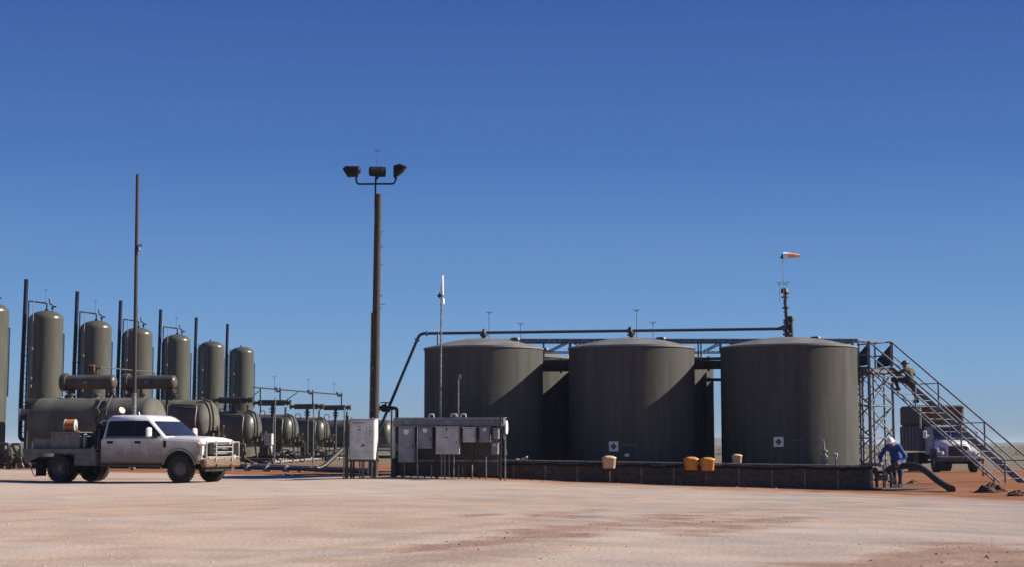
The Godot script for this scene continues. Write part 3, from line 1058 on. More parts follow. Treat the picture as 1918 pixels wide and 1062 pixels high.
func make_separator(end: Vector3, R: float, L: float, turn: float, label: String, piping: bool, paint: Material = null) -> Node3D:
	if paint == null:
		paint = M.vessel_paint_side
	# end is the middle of the right-hand head; the body runs away from it along local -x
	var g := G(end.x, end.z)
	var t := thing("horizontal_separator", label, "vessel", Vector3(end.x, g, end.z), turn, "horizontal vessels in the row on the left")
	var y := end.y - g
	var c := Vector3(0, y, 0)
	var xf := lying(c)
	var b := MB.new()
	b.lathe([Vector2(R, -L), Vector2(R, -L * 0.5), Vector2(R, -0.56)], 64, xf)
	obj("shell", b, paint, t)
	b = MB.new()
	head(b, R, 0.56, -0.56, xf)
	obj("end_head", b, paint, t)
	b = MB.new()
	head(b, R, 0.5, -L, xf, false)
	obj("end_head", b, paint, t)
	for x in [-0.22 * L, -0.8 * L]:
		b = MB.new()
		b.prism(PackedVector2Array([Vector2(-R * 0.75, 0.0), Vector2(R * 0.75, 0.0), Vector2(R * 0.8, y - R * 0.45), Vector2(R * 0.4, y - R * 0.88), Vector2(-R * 0.4, y - R * 0.88), Vector2(-R * 0.8, y - R * 0.45)]), -0.1, 0.1, 0.0, Transform3D(Basis(Vector3.UP, PI / 2), Vector3(x, 0, 0)))
		obj("saddle", b, M.rust_dark, t)
	b = MB.new()
	b.box(Vector3(-L * 0.5, 0.12, R * 0.5), Vector3(L + 0.4, 0.24, 0.14))
	b.box(Vector3(-L * 0.5, 0.12, -R * 0.5), Vector3(L + 0.4, 0.24, 0.14))
	obj("skid", b, M.rust_dark, t)
	if piping:
		b = MB.new()                                     # pipe that hugs the shell then drops in front of the end head
		b.path(bend([Vector3(-2.2, y + R * 0.78, R * 0.72), Vector3(-0.75, y + R * 0.72, R * 0.80), Vector3(-0.72, y, R + 0.06), Vector3(-0.72, y - R * 0.95, R * 0.8)], 0.18), 0.065, 8)
		obj("front_pipe", b, M.olive_pipe, t)
		b = MB.new()                                     # pipe wrapped over the head
		var pts := []
		for k in 9:
			var a := 1.25 - 2.3 * k / 8.0
			pts.append(Vector3(0.07 - 0.25 * pow(abs(sin(a)), 2.0), y + R * 0.92 * sin(a), R * 0.42 + R * 0.1 * cos(a)))
		pts.push_front(Vector3(-0.6, y + R * 1.02, R * 0.4))
		pts.append(Vector3(0.0, 0.3, R * 0.4))
		b.path(pts, 0.06, 8)
		obj("head_pipe", b, M.rust_dark, t)
		b = MB.new()                                     # valve tree at the foot of the head
		b.tube(Vector3(0.25, 0.1, 0.5), Vector3(0.25, y - 0.2, 0.5), 0.05, 0.05, 8)
		b.box(Vector3(0.25, y - 0.7, 0.5), Vector3(0.26, 0.3, 0.24), 0.05)
		b.tube(Vector3(0.25, y - 0.35, 0.5), Vector3(0.25, y - 0.32, 0.5), 0.18, 0.18, 12)
		b.tube(Vector3(-0.2, y - 0.85, 0.5), Vector3(0.75, y - 0.85, 0.5), 0.06, 0.06, 8)
		b.tube(Vector3(0.72, y - 0.85, 0.5), Vector3(0.72, 0.05, 0.5), 0.06, 0.06, 8)
		b.box(Vector3(0.55, y - 0.8, 0.5), Vector3(0.2, 0.26, 0.22), 0.04)
		b.tube(Vector3(0.05, y - 0.5, 0.75), Vector3(0.45, y - 0.5, 0.75), 0.09, 0.09, 10)
		b.tube(Vector3(0.4, y - 1.1, 0.2), Vector3(0.4, y - 0.3, 0.2), 0.035, 0.035, 8)
		b.box(Vector3(0.4, y - 0.25, 0.2), Vector3(0.2, 0.2, 0.2), 0.04)
		obj("valve_tree", b, M.rust_dark, t)
	return t


func make_separators() -> void:
	var turn := -0.20
	var first := make_separator(P(304, 790, 72.0), 1.12, 6.0, turn, "large olive horizontal vessel lying directly behind the white truck's cab", false, M.vessel_paint_matte)
	make_separator(P(405, 790, 82.0), 1.16, 6.4, turn, "olive horizontal vessel whose pale domed end shows above the truck's hood", true, M.vessel_paint_matte)
	make_separator(P(486, 803, 97.0), 1.12, 6.4, turn, "third horizontal vessel, lower, just right of the truck's hood", true)
	make_separator(P(556, 806, 109.0), 1.12, 6.4, turn, "dark horizontal vessel behind the small grey instrument post", true)
	make_separator(P(615, 809, 120.0), 1.12, 6.4, turn, "dark horizontal vessel next left of the pale control cabinet", true)
	make_separator(P(738, 812, 128.0), 1.12, 9.5, turn, "farthest horizontal vessel, partly hidden behind the pale control cabinet", false)
	var fy := P(304, 790, 72.0).y - first.position.y
	for x in [-1.0, -3.3, -4.6]:
		var nb := MB.new()
		nb.tube(Vector3(x, fy + 1.05, 0), Vector3(x, fy + 1.26, 0), 0.11, 0.11, 12)
		nb.flange(Vector3(x, fy + 1.28, 0), Vector3.UP, 0.19, 0.07, 16)
		obj("nozzle", nb, M.vessel_paint_matte, first)
	var gb := MB.new()
	gb.path(bend([Vector3(-2.3, fy + 1.18, 0.5), Vector3(-2.3, fy + 0.7, 0.98), Vector3(-2.3, fy - 0.2, 1.20), Vector3(-2.3, fy - 1.1, 1.1)], 0.15), 0.035, 8)
	gb.path(bend([Vector3(-2.75, fy + 1.2, 0.4), Vector3(-2.75, fy + 0.7, 0.98), Vector3(-2.75, fy - 0.1, 1.20), Vector3(-2.3, fy - 0.2, 1.20)], 0.15), 0.03, 8)
	obj("instrument_pipe", gb, M.dark_pipe, first)
	gb = MB.new()
	gb.tube(Vector3(-2.75, fy + 0.42, 1.10), Vector3(-2.75, fy + 0.42, 1.24), 0.19, 0.19, 20)
	obj("gauge", gb, M.dark_pipe, first)
	# small scrubbers carried above the first two vessels
	for q in [[217, 715, 78.5, "small horizontal scrubber with a flanged left end above the truck's deck"], [330, 715, 81.0, "small horizontal scrubber behind the brown camera pole"]]:
		var e := P(q[0], q[1], q[2])
		var g := G(e.x, e.z)
		var t := thing("gas_scrubber", q[3], "vessel", Vector3(e.x, g, e.z), -0.12, "small scrubbers above the horizontal vessels")
		var y := e.y - g
		var xf := lying(Vector3(0, y, 0))
		var b := MB.new()
		b.lathe([Vector2(0.36, -2.62), Vector2(0.36, -1.2), Vector2(0.36, -0.2)], 40, xf)
		obj("shell", b, M.vessel_paint_side, t)
		b = MB.new()
		head(b, 0.36, 0.2, -0.2, xf)
		obj("end_head", b, M.vessel_paint_side, t)
		b = MB.new()
		b.flange(Vector3(-2.62, y, 0), Vector3.RIGHT, 0.46, 0.14, 24)
		b.flange(Vector3(-2.78, y, 0), Vector3.RIGHT, 0.44, 0.12, 24)
		obj("flange", b, M.vessel_paint_side, t)
		for x in [-0.25, -2.4]:
			b = MB.new()
			b.tube(Vector3(x, y - 0.3, 0), Vector3(x, y - 0.95, 0), 0.12, 0.12, 10)
			b.flange(Vector3(x, y - 0.42, 0), Vector3.UP, 0.24, 0.07)
			b.flange(Vector3(x, y - 0.52, 0), Vector3.UP, 0.24, 0.07)
			b.box(Vector3(x, y - 0.72, 0), Vector3(0.55, 0.16, 0.2), 0.04)
			obj("pedestal", b, M.dark_pipe, t)
		b = MB.new()
		b.box(Vector3(-1.5, y - 0.02, 0.362), Vector3(0.22, 0.13, 0.02), 0.004)
		obj("nameplate", b, M.galvanised, t)
		b = MB.new()
		b.tube(Vector3(-0.5, 0.2, 0.0), Vector3(-0.5, y - 0.3, 0.0), 0.07, 0.07, 8)
		b.tube(Vector3(-1.9, 0.2, 0.0), Vector3(-1.9, y - 0.3, 0.0), 0.07, 0.07, 8)
		obj("leg", b, M.dark_pipe, t)
	# dark meter runs standing over the farther vessels
	for q in [[437, 749, 97.0, 1.9, "dark flanged meter run over the third horizontal vessel, left of three others"], [510, 754, 107.0, 2.0, "dark flanged meter run under the first dropper of the gas line"],
		[575, 761, 117.0, 1.95, "dark flanged meter run under the second dropper of the gas line"], [628, 763, 123.0, 1.85, "dark flanged meter run nearest the control cabinet"]]:
		var c := P(q[0], q[1], q[2])
		var g := G(c.x, c.z)
		var t := thing("meter_run", q[3] if q[3] is String else q[4], "valve", Vector3(c.x, g, c.z), -0.12, "dark meter runs over the vessels")
		t.set_meta("label", q[4])
		var y := c.y - g
		var L: float = q[3]
		var b := MB.new()
		b.tube(Vector3(-L * 0.5, y, 0), Vector3(L * 0.42, y, 0), 0.20, 0.20, 18)
		obj("body", b, M.dark_pipe, t)
		b = MB.new()
		b.tube(Vector3(-L * 0.5 - 0.35, y, 0), Vector3(L * 0.42 + 0.42, y, 0), 0.10, 0.10, 12)
		b.flange(Vector3(-L * 0.5 - 0.3, y, 0), Vector3.RIGHT, 0.19, 0.09, 16)
		b.flange(Vector3(L * 0.42 + 0.18, y, 0), Vector3.RIGHT, 0.2, 0.09, 16)
		b.flange(Vector3(L * 0.42 + 0.38, y, 0), Vector3.RIGHT, 0.2, 0.09, 16)
		obj("flanged_end", b, M.dark_pipe, t)
		b = MB.new()
		b.tube(Vector3(0, y - 0.15, 0), Vector3(0, 0.4, 0), 0.12, 0.12, 12)
		b.flange(Vector3(0, y - 0.42, 0), Vector3.UP, 0.24, 0.08, 16)
		b.flange(Vector3(0, y - 0.62, 0), Vector3.UP, 0.22, 0.08, 16)
		obj("standpipe", b, M.dark_pipe, t)
		b = MB.new()
		b.tube(Vector3(0.9, y - 0.9, 0), Vector3(0.9, y - 0.3, 0), 0.07, 0.07, 8)
		b.path(bend([Vector3(-0.8, y - 0.9, 0.3), Vector3(-0.8, y - 0.55, 0.3), Vector3(-0.45, y - 0.55, 0.3), Vector3(-0.45, y - 0.9, 0.3)], 0.08), 0.03, 6)
		obj("fitting", b, M.dark_pipe, t)
	# thin gas line on droppers over them
	var a := P(474, 725, 101.0)
	var e := P(641, 739, 121.0)
	var t := thing("gas_line", "thin dark gas line on posts sloping over the meter runs", "pipe", on_ground(a))
	var o := t.position
	var b := MB.new()
	b.tube(a - o, e - o, 0.05, 0.05, 6)
	obj("pipe_run", b, M.blue_steel, t)
	for q in [[487, 773, 0.05], [524, 753, 0.06], [585, 758, 0.06], [639, 760, 0.06]]:
		var f: float = (q[0] - 474.0) / (641.0 - 474.0)
		var d: float = lerp(101.0, 121.0, f)
		b = MB.new()
		b.tube(P(q[0], 724 + 14 * f if q[0] == 487 else 721 + 14 * f, d) - o, P(q[0], q[1], d) - o, q[2], q[2], 6)
		if q[0] > 490:
			b.bar(P(q[0] - 8, 729 + 12 * f, d) - o, P(q[0], 729 + 12 * f, d) - o, 0.05, 0.10)
			b.box(P(q[0] - 8, 724 + 13 * f, d) - o, Vector3(0.22, 0.22, 0.15), 0.04)
		obj("dropper", b, M.blue_steel, t)
	for q in [[474, 740, 486, 731], [533, 751, 557, 734]]:
		b = MB.new()
		b.tube(P(q[0], q[1], 104) - o, P(q[2], q[3], 104) - o, 0.03, 0.03, 5)
		obj("stay", b, M.dark_pipe, t)
	for q in [[513, 706, 104.0, "dissipater rod at the first dropper of the gas line"], [576.5, 711, 112.0, "dissipater rod at the second dropper of the gas line"], [625, 718, 118.0, "dissipater rod at the last dropper of the gas line"]]:
		var p := P(q[0], 730, q[2])
		var top := P(q[0], q[1], q[2])
		var r := thing("dissipater_rod", q[3], "lightning rod", p, 0.0, "dissipater rods over the vessels")
		b = MB.new()
		arrow_rod(b, Vector3(0, -0.2, 0), top.y - p.y + 0.2, 0.012)
		obj("rod", b, M.dark_pipe, r)
	# thin pipe crossing in front of the vertical vessels
	var p0 := P(186, 687, 79.0); var p1 := P(288, 697, 84.0)
	t = thing("impulse_line", "thin pipe with a small rusty regulator crossing the second vertical vessel", "pipe", on_ground(p0))
	b = MB.new()
	b.tube(p0 - t.position, p1 - t.position, 0.035, 0.035, 6)
	b.tube(p1 - t.position, P(288, 720, 84) - t.position, 0.035, 0.035, 6)
	obj("pipe_run", b, M.olive_pipe, t)
	b = MB.new()
	b.box(P(172, 690, 79) - t.position, Vector3(0.3, 0.4, 0.25), 0.06)
	b.tube(P(166, 682, 79) - t.position, P(166, 700, 79) - t.position, 0.05, 0.05, 8)
	b.tube(P(180, 684, 79) - t.position, P(180, 700, 79) - t.position, 0.05, 0.05, 8)
	b.tube(P(160, 688, 79) - t.position, P(188, 688, 79) - t.position, 0.04, 0.04, 8)
	obj("regulator", b, M.rust, t)
	# burner housings at the left end
	var c := P(37, 776, 75.0)
	t = thing("burner_housing", "round flame arrestor housing with a pale rim, left of the first vessel", "burner", on_ground(c))
	o = t.position
	b = MB.new()
	b.tube(c - o, c - o + Vector3(0.55, 0, -0.1), 0.26, 0.26, 24)
	obj("housing", b, M.blue_steel, t)
	b = MB.new()
	b.tube(c - o + Vector3(-0.05, 0, 0.01), c - o + Vector3(0.03, 0, 0), 0.28, 0.28, 24)
	obj("rim", b, M.galvanised, t)
	b = MB.new()
	b.path(bend([c - o + Vector3(0.4, -0.2, 0.1), c - o + Vector3(0.45, -0.75, 0.1), c - o + Vector3(0.7, -1.2, 0.1)], 0.2), 0.06, 8)
	b.tube(c - o + Vector3(0.3, 0, 0), c - o + Vector3(0.3, -c.y + o.y, 0), 0.07, 0.07, 8)
	obj("air_pipe", b, M.dark_pipe, t)
	c = P(48, 757, 76.0)
	t = thing("burner_housing", "dark round burner front above the pale rimmed housing", "burner", on_ground(c))
	o = t.position
	b = MB.new()
	b.tube(c - o, c - o + Vector3(0.6, 0, 0), 0.27, 0.27, 24)
	b.tube(c - o + Vector3(0.3, 0, 0), c - o + Vector3(0.3, -c.y + o.y, 0), 0.07, 0.07, 8)
	obj("housing", b, M.dark_pipe, t)
	make_vessel_clutter()


func make_vessel_clutter() -> void:
	var rng := RandomNumberGenerator.new()
	rng.seed = 23
	# manifolds of valves and pipes under and between the vessels
	var spots := [[12, 868, 70.0, 7.0, "tangle of rusty valves and pipes at the left edge of the photo"], [30, 862, 73.0, 6.0, "pipe manifold behind the tail of the white truck"], [150, 858, 70.0, 6.0, "rusty pipe manifold behind the steel box on the truck deck"],
		[460, 868, 82.0, 5.0, "rusty valve manifold just right of the truck's grille guard"], [540, 862, 98.0, 5.0, "valve manifold between the grey instrument post and the next vessel"], [610, 860, 106.0, 5.0, "valve manifold left of the control cabinet"]]
	for q in spots:
		var c := P(q[0], 850, q[2])
		var t := thing("valve_manifold", q[4], "piping", on_ground(c), 0.0, "valve manifolds by the vessels")
		for k in int(q[3]):
			var b := MB.new()
			var x := rng.randf_range(-0.9, 0.9); var h := rng.randf_range(0.5, 1.15); var z := rng.randf_range(-0.4, 0.4)
			b.path(bend([Vector3(x, 0, z), Vector3(x, h, z), Vector3(x + rng.randf_range(-0.7, 0.7), h, z), Vector3(x + rng.randf_range(-0.7, 0.7), 0.1, z)], 0.1), rng.randf_range(0.03, 0.07), 8)
			b.box(Vector3(x, h * 0.6, z), Vector3(0.2, 0.22, 0.2), 0.05)
			b.tube(Vector3(x, h * 0.6, z + 0.1), Vector3(x, h * 0.6, z + 0.24), 0.02, 0.02, 6)
			b.tube(Vector3(x, h * 0.6, z + 0.24), Vector3(x, h * 0.6, z + 0.26), 0.13, 0.13, 10)
			obj("valve_riser", b, [M.rust, M.rust_dark, M.dark_pipe, M.olive_pipe][k % 4], t)
		var b2 := MB.new()
		b2.tube(Vector3(-1.3, 0.35, 0.1), Vector3(1.3, 0.35, 0.1), 0.07, 0.07, 8)
		obj("header_pipe", b2, M.dark_pipe, t)
	# flow lines lying on the ground
	var runs := [[[436, 875], [520, 878], [640, 884], [700, 886]], [[505, 866], [560, 861], [640, 856], [700, 853]], [[560, 889], [600, 884], [640, 852]], [[-10, 866], [40, 868], [110, 870]], [[440, 881], [560, 884], [690, 890]], [[505, 870], [580, 864], [655, 859]]]
	var names := ["pale pipe running along the ground from the truck's bumper to the cabinet", "pale flow line along the foot of the dark vessels", "dark slanting pipe rising from the ground left of the cabinet", "grey flow line on the ground behind the truck's tail", "dark flow line nearest the pad edge left of the cabinet", "second pale flow line along the foot of the dark vessels"]
	for k in runs.size():
		var pts := []
		for j in runs[k].size():
			var q = runs[k][j]
			var g := PG(q[0], q[1]) if k != 2 else P(q[0], q[1], [66.0, 67.0, 69.0][j])
			if k == 2 and j == 2:
				g.y += 0.1
			pts.append(g + Vector3(0, 0.13, 0))
		var t := thing("flow_line", names[k], "pipe", pts[0], 0.0, "flow lines on the ground")
		for j in pts.size():
			pts[j] -= t.position
		var b := MB.new()
		b.path(bend(pts, 0.5), [0.075, 0.085, 0.11, 0.09, 0.08, 0.07][k], 8)
		obj("pipe_run", b, [M.pale_pipe, M.pale_pipe, M.dark_pipe, M.pale_pipe, M.dark_pipe, M.pale_pipe][k], t)
		for f in 3:
			b = MB.new()
			var p: Vector3 = pts[0].lerp(pts[1], 0.2 + 0.3 * f)
			b.flange(p, (pts[1] - pts[0]).normalized(), 0.15, 0.12)
			b.box(p - Vector3(0, 0.1, 0), Vector3(0.3, 0.12, 0.3), 0.02)
			obj("coupling", b, M.galvanised, t)
	# little instrument post in front of the dark vessels, and the thin poles
	var c := PG(502, 872)
	var s := -c.z / F
	var t := thing("instrument_post", "small grey instrument box on a post in front of the dark vessels", "instrument", c, -0.35)
	var b := MB.new()
	b.box(Vector3(0, 1.02 * 48.0 * s, 0), Vector3(16.0 * s, 21.0 * s, 0.25), 0.02)
	obj("instrument_box", b, M.cabinet_pale, t)
	b = MB.new()
	b.box(Vector3(4.0 * s, 18.0 * s, 0), Vector3(5.0 * s, 38.0 * s, 0.13), 0.01)
	obj("post", b, M.cabinet_pale, t)
	b = MB.new()
	b.tube(Vector3(-0.35, 0, 0.1), Vector3(-0.35, 1.0, 0.1), 0.03, 0.03, 6)
	b.box(Vector3(-0.2, 0.1, 0), Vector3(0.9, 0.2, 0.5), 0.04)
	obj("conduit", b, M.dark_pipe, t)
	for q in [[515, 745, 866, 84.0, "thin grey pole just right of the grey instrument post"], [587, 755, 860, 90.0, "thin grey pole between the instrument post and the control cabinet"]]:
		var p1 := P(q[0], q[1], q[3])
		var p0 := on_ground(p1)
		var r := thing("thin_pole", q[4], "pole", p0, 0.0, "thin grey poles by the dark vessels")
		b = MB.new()
		b.tube(Vector3(0, -0.1, 0), Vector3(0.0, p1.y - p0.y, 0), 0.04, 0.035, 8)
		b.tube(Vector3(0, p1.y - p0.y, 0), Vector3(0.0, p1.y - p0.y + 0.12, 0), 0.015, 0.015, 5)
		obj("pole", b, M.galvanised, r)


# ---------------------------------------------------------------- poles and the electrical rack
func make_poles() -> void:
	# brown steel pole with cameras, behind the truck
	var top := P(256.5, 328, 69.0)
	var g := on_ground(P(248.5, 860, 69.0))
	var t := thing("camera_pole", "tall thin brown steel pole with small cameras behind the truck's cab", "pole", g)
	var h := top.y - g.y
	var lean: float = top.x - g.x
	var at := func(y: float) -> Vector3:
		return Vector3(lean * y / h, y, 0)
	var b := MB.new()
	var yj := P(250, 737, 69.0).y - g.y
	b.tube(at.call(yj), at.call(h), 0.09, 0.075, 12)
	b.tube(at.call(h), at.call(h + 0.03), 0.07, 0.05, 12)
	obj("pole", b, M.rust_dark, t)
	b = MB.new()
	b.tube(at.call(-0.2), at.call(yj + 0.02), 0.11, 0.11, 12)
	obj("pole_sleeve", b, M.galvanised, t)
	b = MB.new()
	var yc := P(254, 462, 69.0).y - g.y
	b.tube(at.call(yc), at.call(yc) + Vector3(0.16, 0.02, 0.03), 0.02, 0.02, 6)
	b.box(at.call(yc + 0.01) + Vector3(0.2, 0.03, 0.03), Vector3(0.18, 0.09, 0.1), 0.02)
	b.ball(at.call(yc - 0.17) + Vector3(0.11, 0, 0.04), Vector3(0.07, 0.08, 0.07), 10, 6)
	b.box(at.call(yc - 0.30) + Vector3(0.07, 0, 0.05), Vector3(0.10, 0.14, 0.1), 0.02)
	obj("camera", b, M.galvanised, t)
	b = MB.new()
	b.tube(at.call(0.3) + Vector3(0.0, 0, 0.085), at.call(yc) + Vector3(0, 0, 0.075), 0.012, 0.012, 5)
	obj("cable", b, M.black_metal, t)

	# wooden pole with three floodlights
	top = P(708, 365, 52.6)
	g = on_ground(P(699.5, 888, 52.6))
	t = thing("light_pole", "tall weathered wooden pole carrying three dark floodlights on a bracket", "light pole", g)
	h = top.y - g.y
	lean = top.x - g.x
	b = MB.new()
	var prof := []
	var xf := Transform3D(Basis(Vector3(1, 0, 0), Vector3(lean / h, 1, 0), Vector3(0, 0, 1)), Vector3.ZERO)
	for k in 15:
		prof.append(Vector2(lerp(0.150, 0.118, k / 14.0), lerp(-0.3, h, k / 14.0)))
	prof.append(Vector2(0.10, h + 0.02)); prof.append(Vector2(0.0, h + 0.03))
	b.lathe(prof, 20, xf)
	obj("pole", b, M.wood_pole, t)
	b = MB.new()
	for y in [0.30, 0.42, 0.56, 0.80, 0.9]:
		var yy: float = h * (1.0 - y * 0.45)
		var s := 1.0 if int(y * 100) % 4 == 0 or y == 0.9 else 1.0
		b.tube(Vector3(lean * yy / h + 0.1, yy, 0.05), Vector3(lean * yy / h + 0.2 * s, yy, 0.05), 0.012, 0.012, 5)
	var yp := P(709, 569, 52.6).y - g.y
	b.tube(Vector3(lean * yp / h + 0.1, yp, 0), Vector3(lean * yp / h + 0.30, yp, 0), 0.012, 0.012, 5)
	obj("step_bolt", b, M.galvanised, t)
	b = MB.new()
	var yc0 := P(697, 585, 52.6).y - g.y
	b.tube(Vector3(-0.155, 0.1, 0.06), Vector3(lean * yc0 / h - 0.15, yc0, 0.06), 0.025, 0.025, 8)
	for k in 7:
		var yy := 0.8 + k * 0.7
		b.bar(Vector3(lean * yy / h - 0.17, yy, 0.06), Vector3(lean * yy / h - 0.05, yy, 0.13), 0.02, 0.03)
	obj("conduit", b, M.galvanised, t)
	b = MB.new()
	var m0 := P(703, 372, 52.6) - g
	var m1 := P(703, 345, 52.6) - g
	b.tube(m0 - Vector3(0, 0.5, -0.12), m1, 0.03, 0.03, 10)
	obj("mast", b, M.black_metal, t)
	b = MB.new()
	var hl := P(666, 333, 52.6) - g; var hr := P(742, 333, 52.6) - g
	b.path(bend([hl, P(668, 345.5, 52.6) - g, m1, P(738, 345, 52.6) - g, hr], 0.24, 6), 0.032, 10)
	b.tube(m1, P(704, 328, 52.6) - g, 0.035, 0.035, 10)
	obj("bracket", b, M.black_metal, t)
	var outlines := [PackedVector2Array([Vector2(-0.30, 0.075), Vector2(-0.19, 0.17), Vector2(0.28, 0.155), Vector2(0.29, 0.0), Vector2(0.125, -0.155), Vector2(-0.155, -0.17)]),
		PackedVector2Array(), PackedVector2Array([Vector2(-0.205, 0.155), Vector2(0.012, 0.22), Vector2(0.236, 0.125), Vector2(0.105, -0.03), Vector2(-0.08, -0.168), Vector2(-0.205, -0.218)])]
	for k in 3:
		var hd := Node3D.new()
		hd.name = ["floodlight", "floodlight_001", "floodlight_002"][k]
		t.add_child(hd)
		hd.position = [P(658.5, 322, 52.6), P(706, 322, 52.6), P(748.5, 320.5, 52.6)][k] - g
		b = MB.new()
		if k == 1:
			hd.rotation.y = 0.25
			b.lathe([Vector2(0.0, -0.28), Vector2(0.13, -0.27), Vector2(0.165, -0.24), Vector2(0.17, 0.0), Vector2(0.175, 0.1), Vector2(0.185, 0.11), Vector2(0.185, 0.14), Vector2(0.175, 0.15), Vector2(0.175, 0.27), Vector2(0.16, 0.28), Vector2(0.155, 0.26), Vector2(0.0, 0.255)], 24, lying(Vector3.ZERO))
			obj("housing", b, M.black_metal, hd)
			b = MB.new()
			b.tube(Vector3(0.256, 0, 0), Vector3(0.266, 0, 0), 0.15, 0.15, 20)
			obj("lens", b, M.glass_dark, hd)
		else:
			b.prism(outlines[k], -0.22, 0.22, 0.05)
			obj("housing", b, M.black_metal, hd)
			b = MB.new()
			if k == 0:
				b.bar(Vector3(-0.285, 0.055, 0), Vector3(-0.165, -0.145, 0), 0.36, 0.012)
			else:
				b.bar(Vector3(0.205, 0.085, 0), Vector3(0.12, -0.01, 0), 0.36, 0.012)
			obj("lens", b, M.glass_dark, hd)
		b = MB.new()
		b.box(Vector3([0.16, 0.0, -0.13][k], [-0.14, -0.2, -0.23][k], 0), Vector3(0.09, 0.12, 0.12), 0.02)
		obj("knuckle", b, M.black_metal, hd)
	b = MB.new()
	var r0 := P(705.5, 318, 52.6) - g
	arrow_rod(b, r0, P(706, 284, 52.6).y - g.y - r0.y, 0.007)
	obj("lightning_rod", b, M.dark_pipe, t)

	# white antenna mast
	top = P(827, 517, 52.1)
	g = on_ground(P(823.5, 885, 52.1))
	t = thing("antenna_mast", "slim pale antenna mast with a white radome in front of the left tank", "antenna", g)
	h = top.y - g.y
	lean = top.x - g.x
	var y1 := P(826, 552, 52.1).y - g.y
	at = func(y: float) -> Vector3:
		return Vector3(lean * y / h, y, 0)
	b = MB.new()
	b.tube(at.call(-0.2), at.call(y1 + 0.3), 0.035, 0.03, 10)
	obj("mast", b, M.galvanised, t)
	b = MB.new()
	b.tube(at.call(y1) + Vector3(0.035, 0, 0.02), at.call(h) + Vector3(0.02, 0, 0.02), 0.04, 0.04, 12)
	obj("radome", b, M.white_plastic, t)
	b = MB.new()
	b.box(at.call(y1 - 0.02) + Vector3(-0.05, 0, 0), Vector3(0.16, 0.1, 0.1), 0.02)
	b.tube(at.call(y1 - 0.1) + Vector3(-0.07, 0, 0), at.call(y1 + 0.1) + Vector3(-0.07, 0, 0), 0.02, 0.02, 6)
	obj("clamp", b, M.dark_pipe, t)
	b = MB.new()
	b.ball(at.call(y1 - 0.22) + Vector3(0.05, 0, 0.04), Vector3(0.06, 0.13, 0.07), 12, 8)
	obj("radio", b, M.white_plastic, t)
	# second thin pole beside it
	# short post with a little lamp on top
	top = P(858.5, 706, 52.1)
	g = on_ground(top)
	t = thing("lamp_post", "short thin post with a small pale lamp head against the left tank", "post", g)
	h = top.y - g.y
	b = MB.new()
	b.tube(Vector3(0, -0.1, 0), Vector3(0, h, 0), 0.028, 0.024, 8)
	obj("post", b, M.galvanised, t)
	b = MB.new()
	b.tube(Vector3(0.015, h - 0.08, 0.0), Vector3(0.05, h + 0.02, 0.02), 0.045, 0.055, 10)
	b.tube(Vector3(0.05, h + 0.02, 0.02), Vector3(0.04, h + 0.10, 0.0), 0.05, 0.01, 10)
	obj("lamp_head", b, M.galvanised, t)


func cabinet(called: String, label: String, cat: String, c: Vector3, w: float, hh: float, dep: float, turn: float, m: Material, sticker: bool, extras := 0, group := "") -> Node3D:
	var t := thing(called, label, cat, c, turn, group)
	var b := MB.new()
	b.box(Vector3(0, hh * 0.5, -dep * 0.5), Vector3(w, hh, dep), 0.012)
	obj("case", b, m, t)
	b = MB.new()
	b.box(Vector3(0, hh * 0.5, 0.012), Vector3(w - 0.05, hh - 0.05, 0.02), 0.006)
	var door := obj("door", b, m, t)
	for y in [0.18, 0.82]:
		b = MB.new()
		b.tube(Vector3(-w * 0.5 + 0.015, hh * y - 0.04, 0.026), Vector3(-w * 0.5 + 0.015, hh * y + 0.04, 0.026), 0.012, 0.012, 8)
		obj("hinge", b, M.galvanised, door)
	b = MB.new()
	b.box(Vector3(w * 0.40, hh * 0.45, 0.032), Vector3(0.03, 0.10, 0.022), 0.006)
	obj("handle", b, M.black_metal if extras < 2 else M.galvanised, door)
	b = MB.new()
	b.box(Vector3(0, hh + 0.012, -dep * 0.5 + 0.01), Vector3(w + 0.05, 0.022, dep + 0.07), 0.006)
	obj("drip_hood", b, m, t)
	if sticker:
		b = MB.new()                                      # a warning sticker: white with a pointed lower edge
		var q: float = w * 0.16
		b.prism(PackedVector2Array([Vector2(-q, q * 0.8), Vector2(-q, -q * 0.2), Vector2(-q * 0.4, -q * 1.1), Vector2(q * 0.4, -q * 1.1), Vector2(q, -q * 0.2), Vector2(q, q * 0.8)]), 0.0, 0.004, 0.0, Transform3D(Basis(), Vector3(0, hh * 0.86, 0.0225)))
		obj("sticker", b, M.label_white, door)
	return t


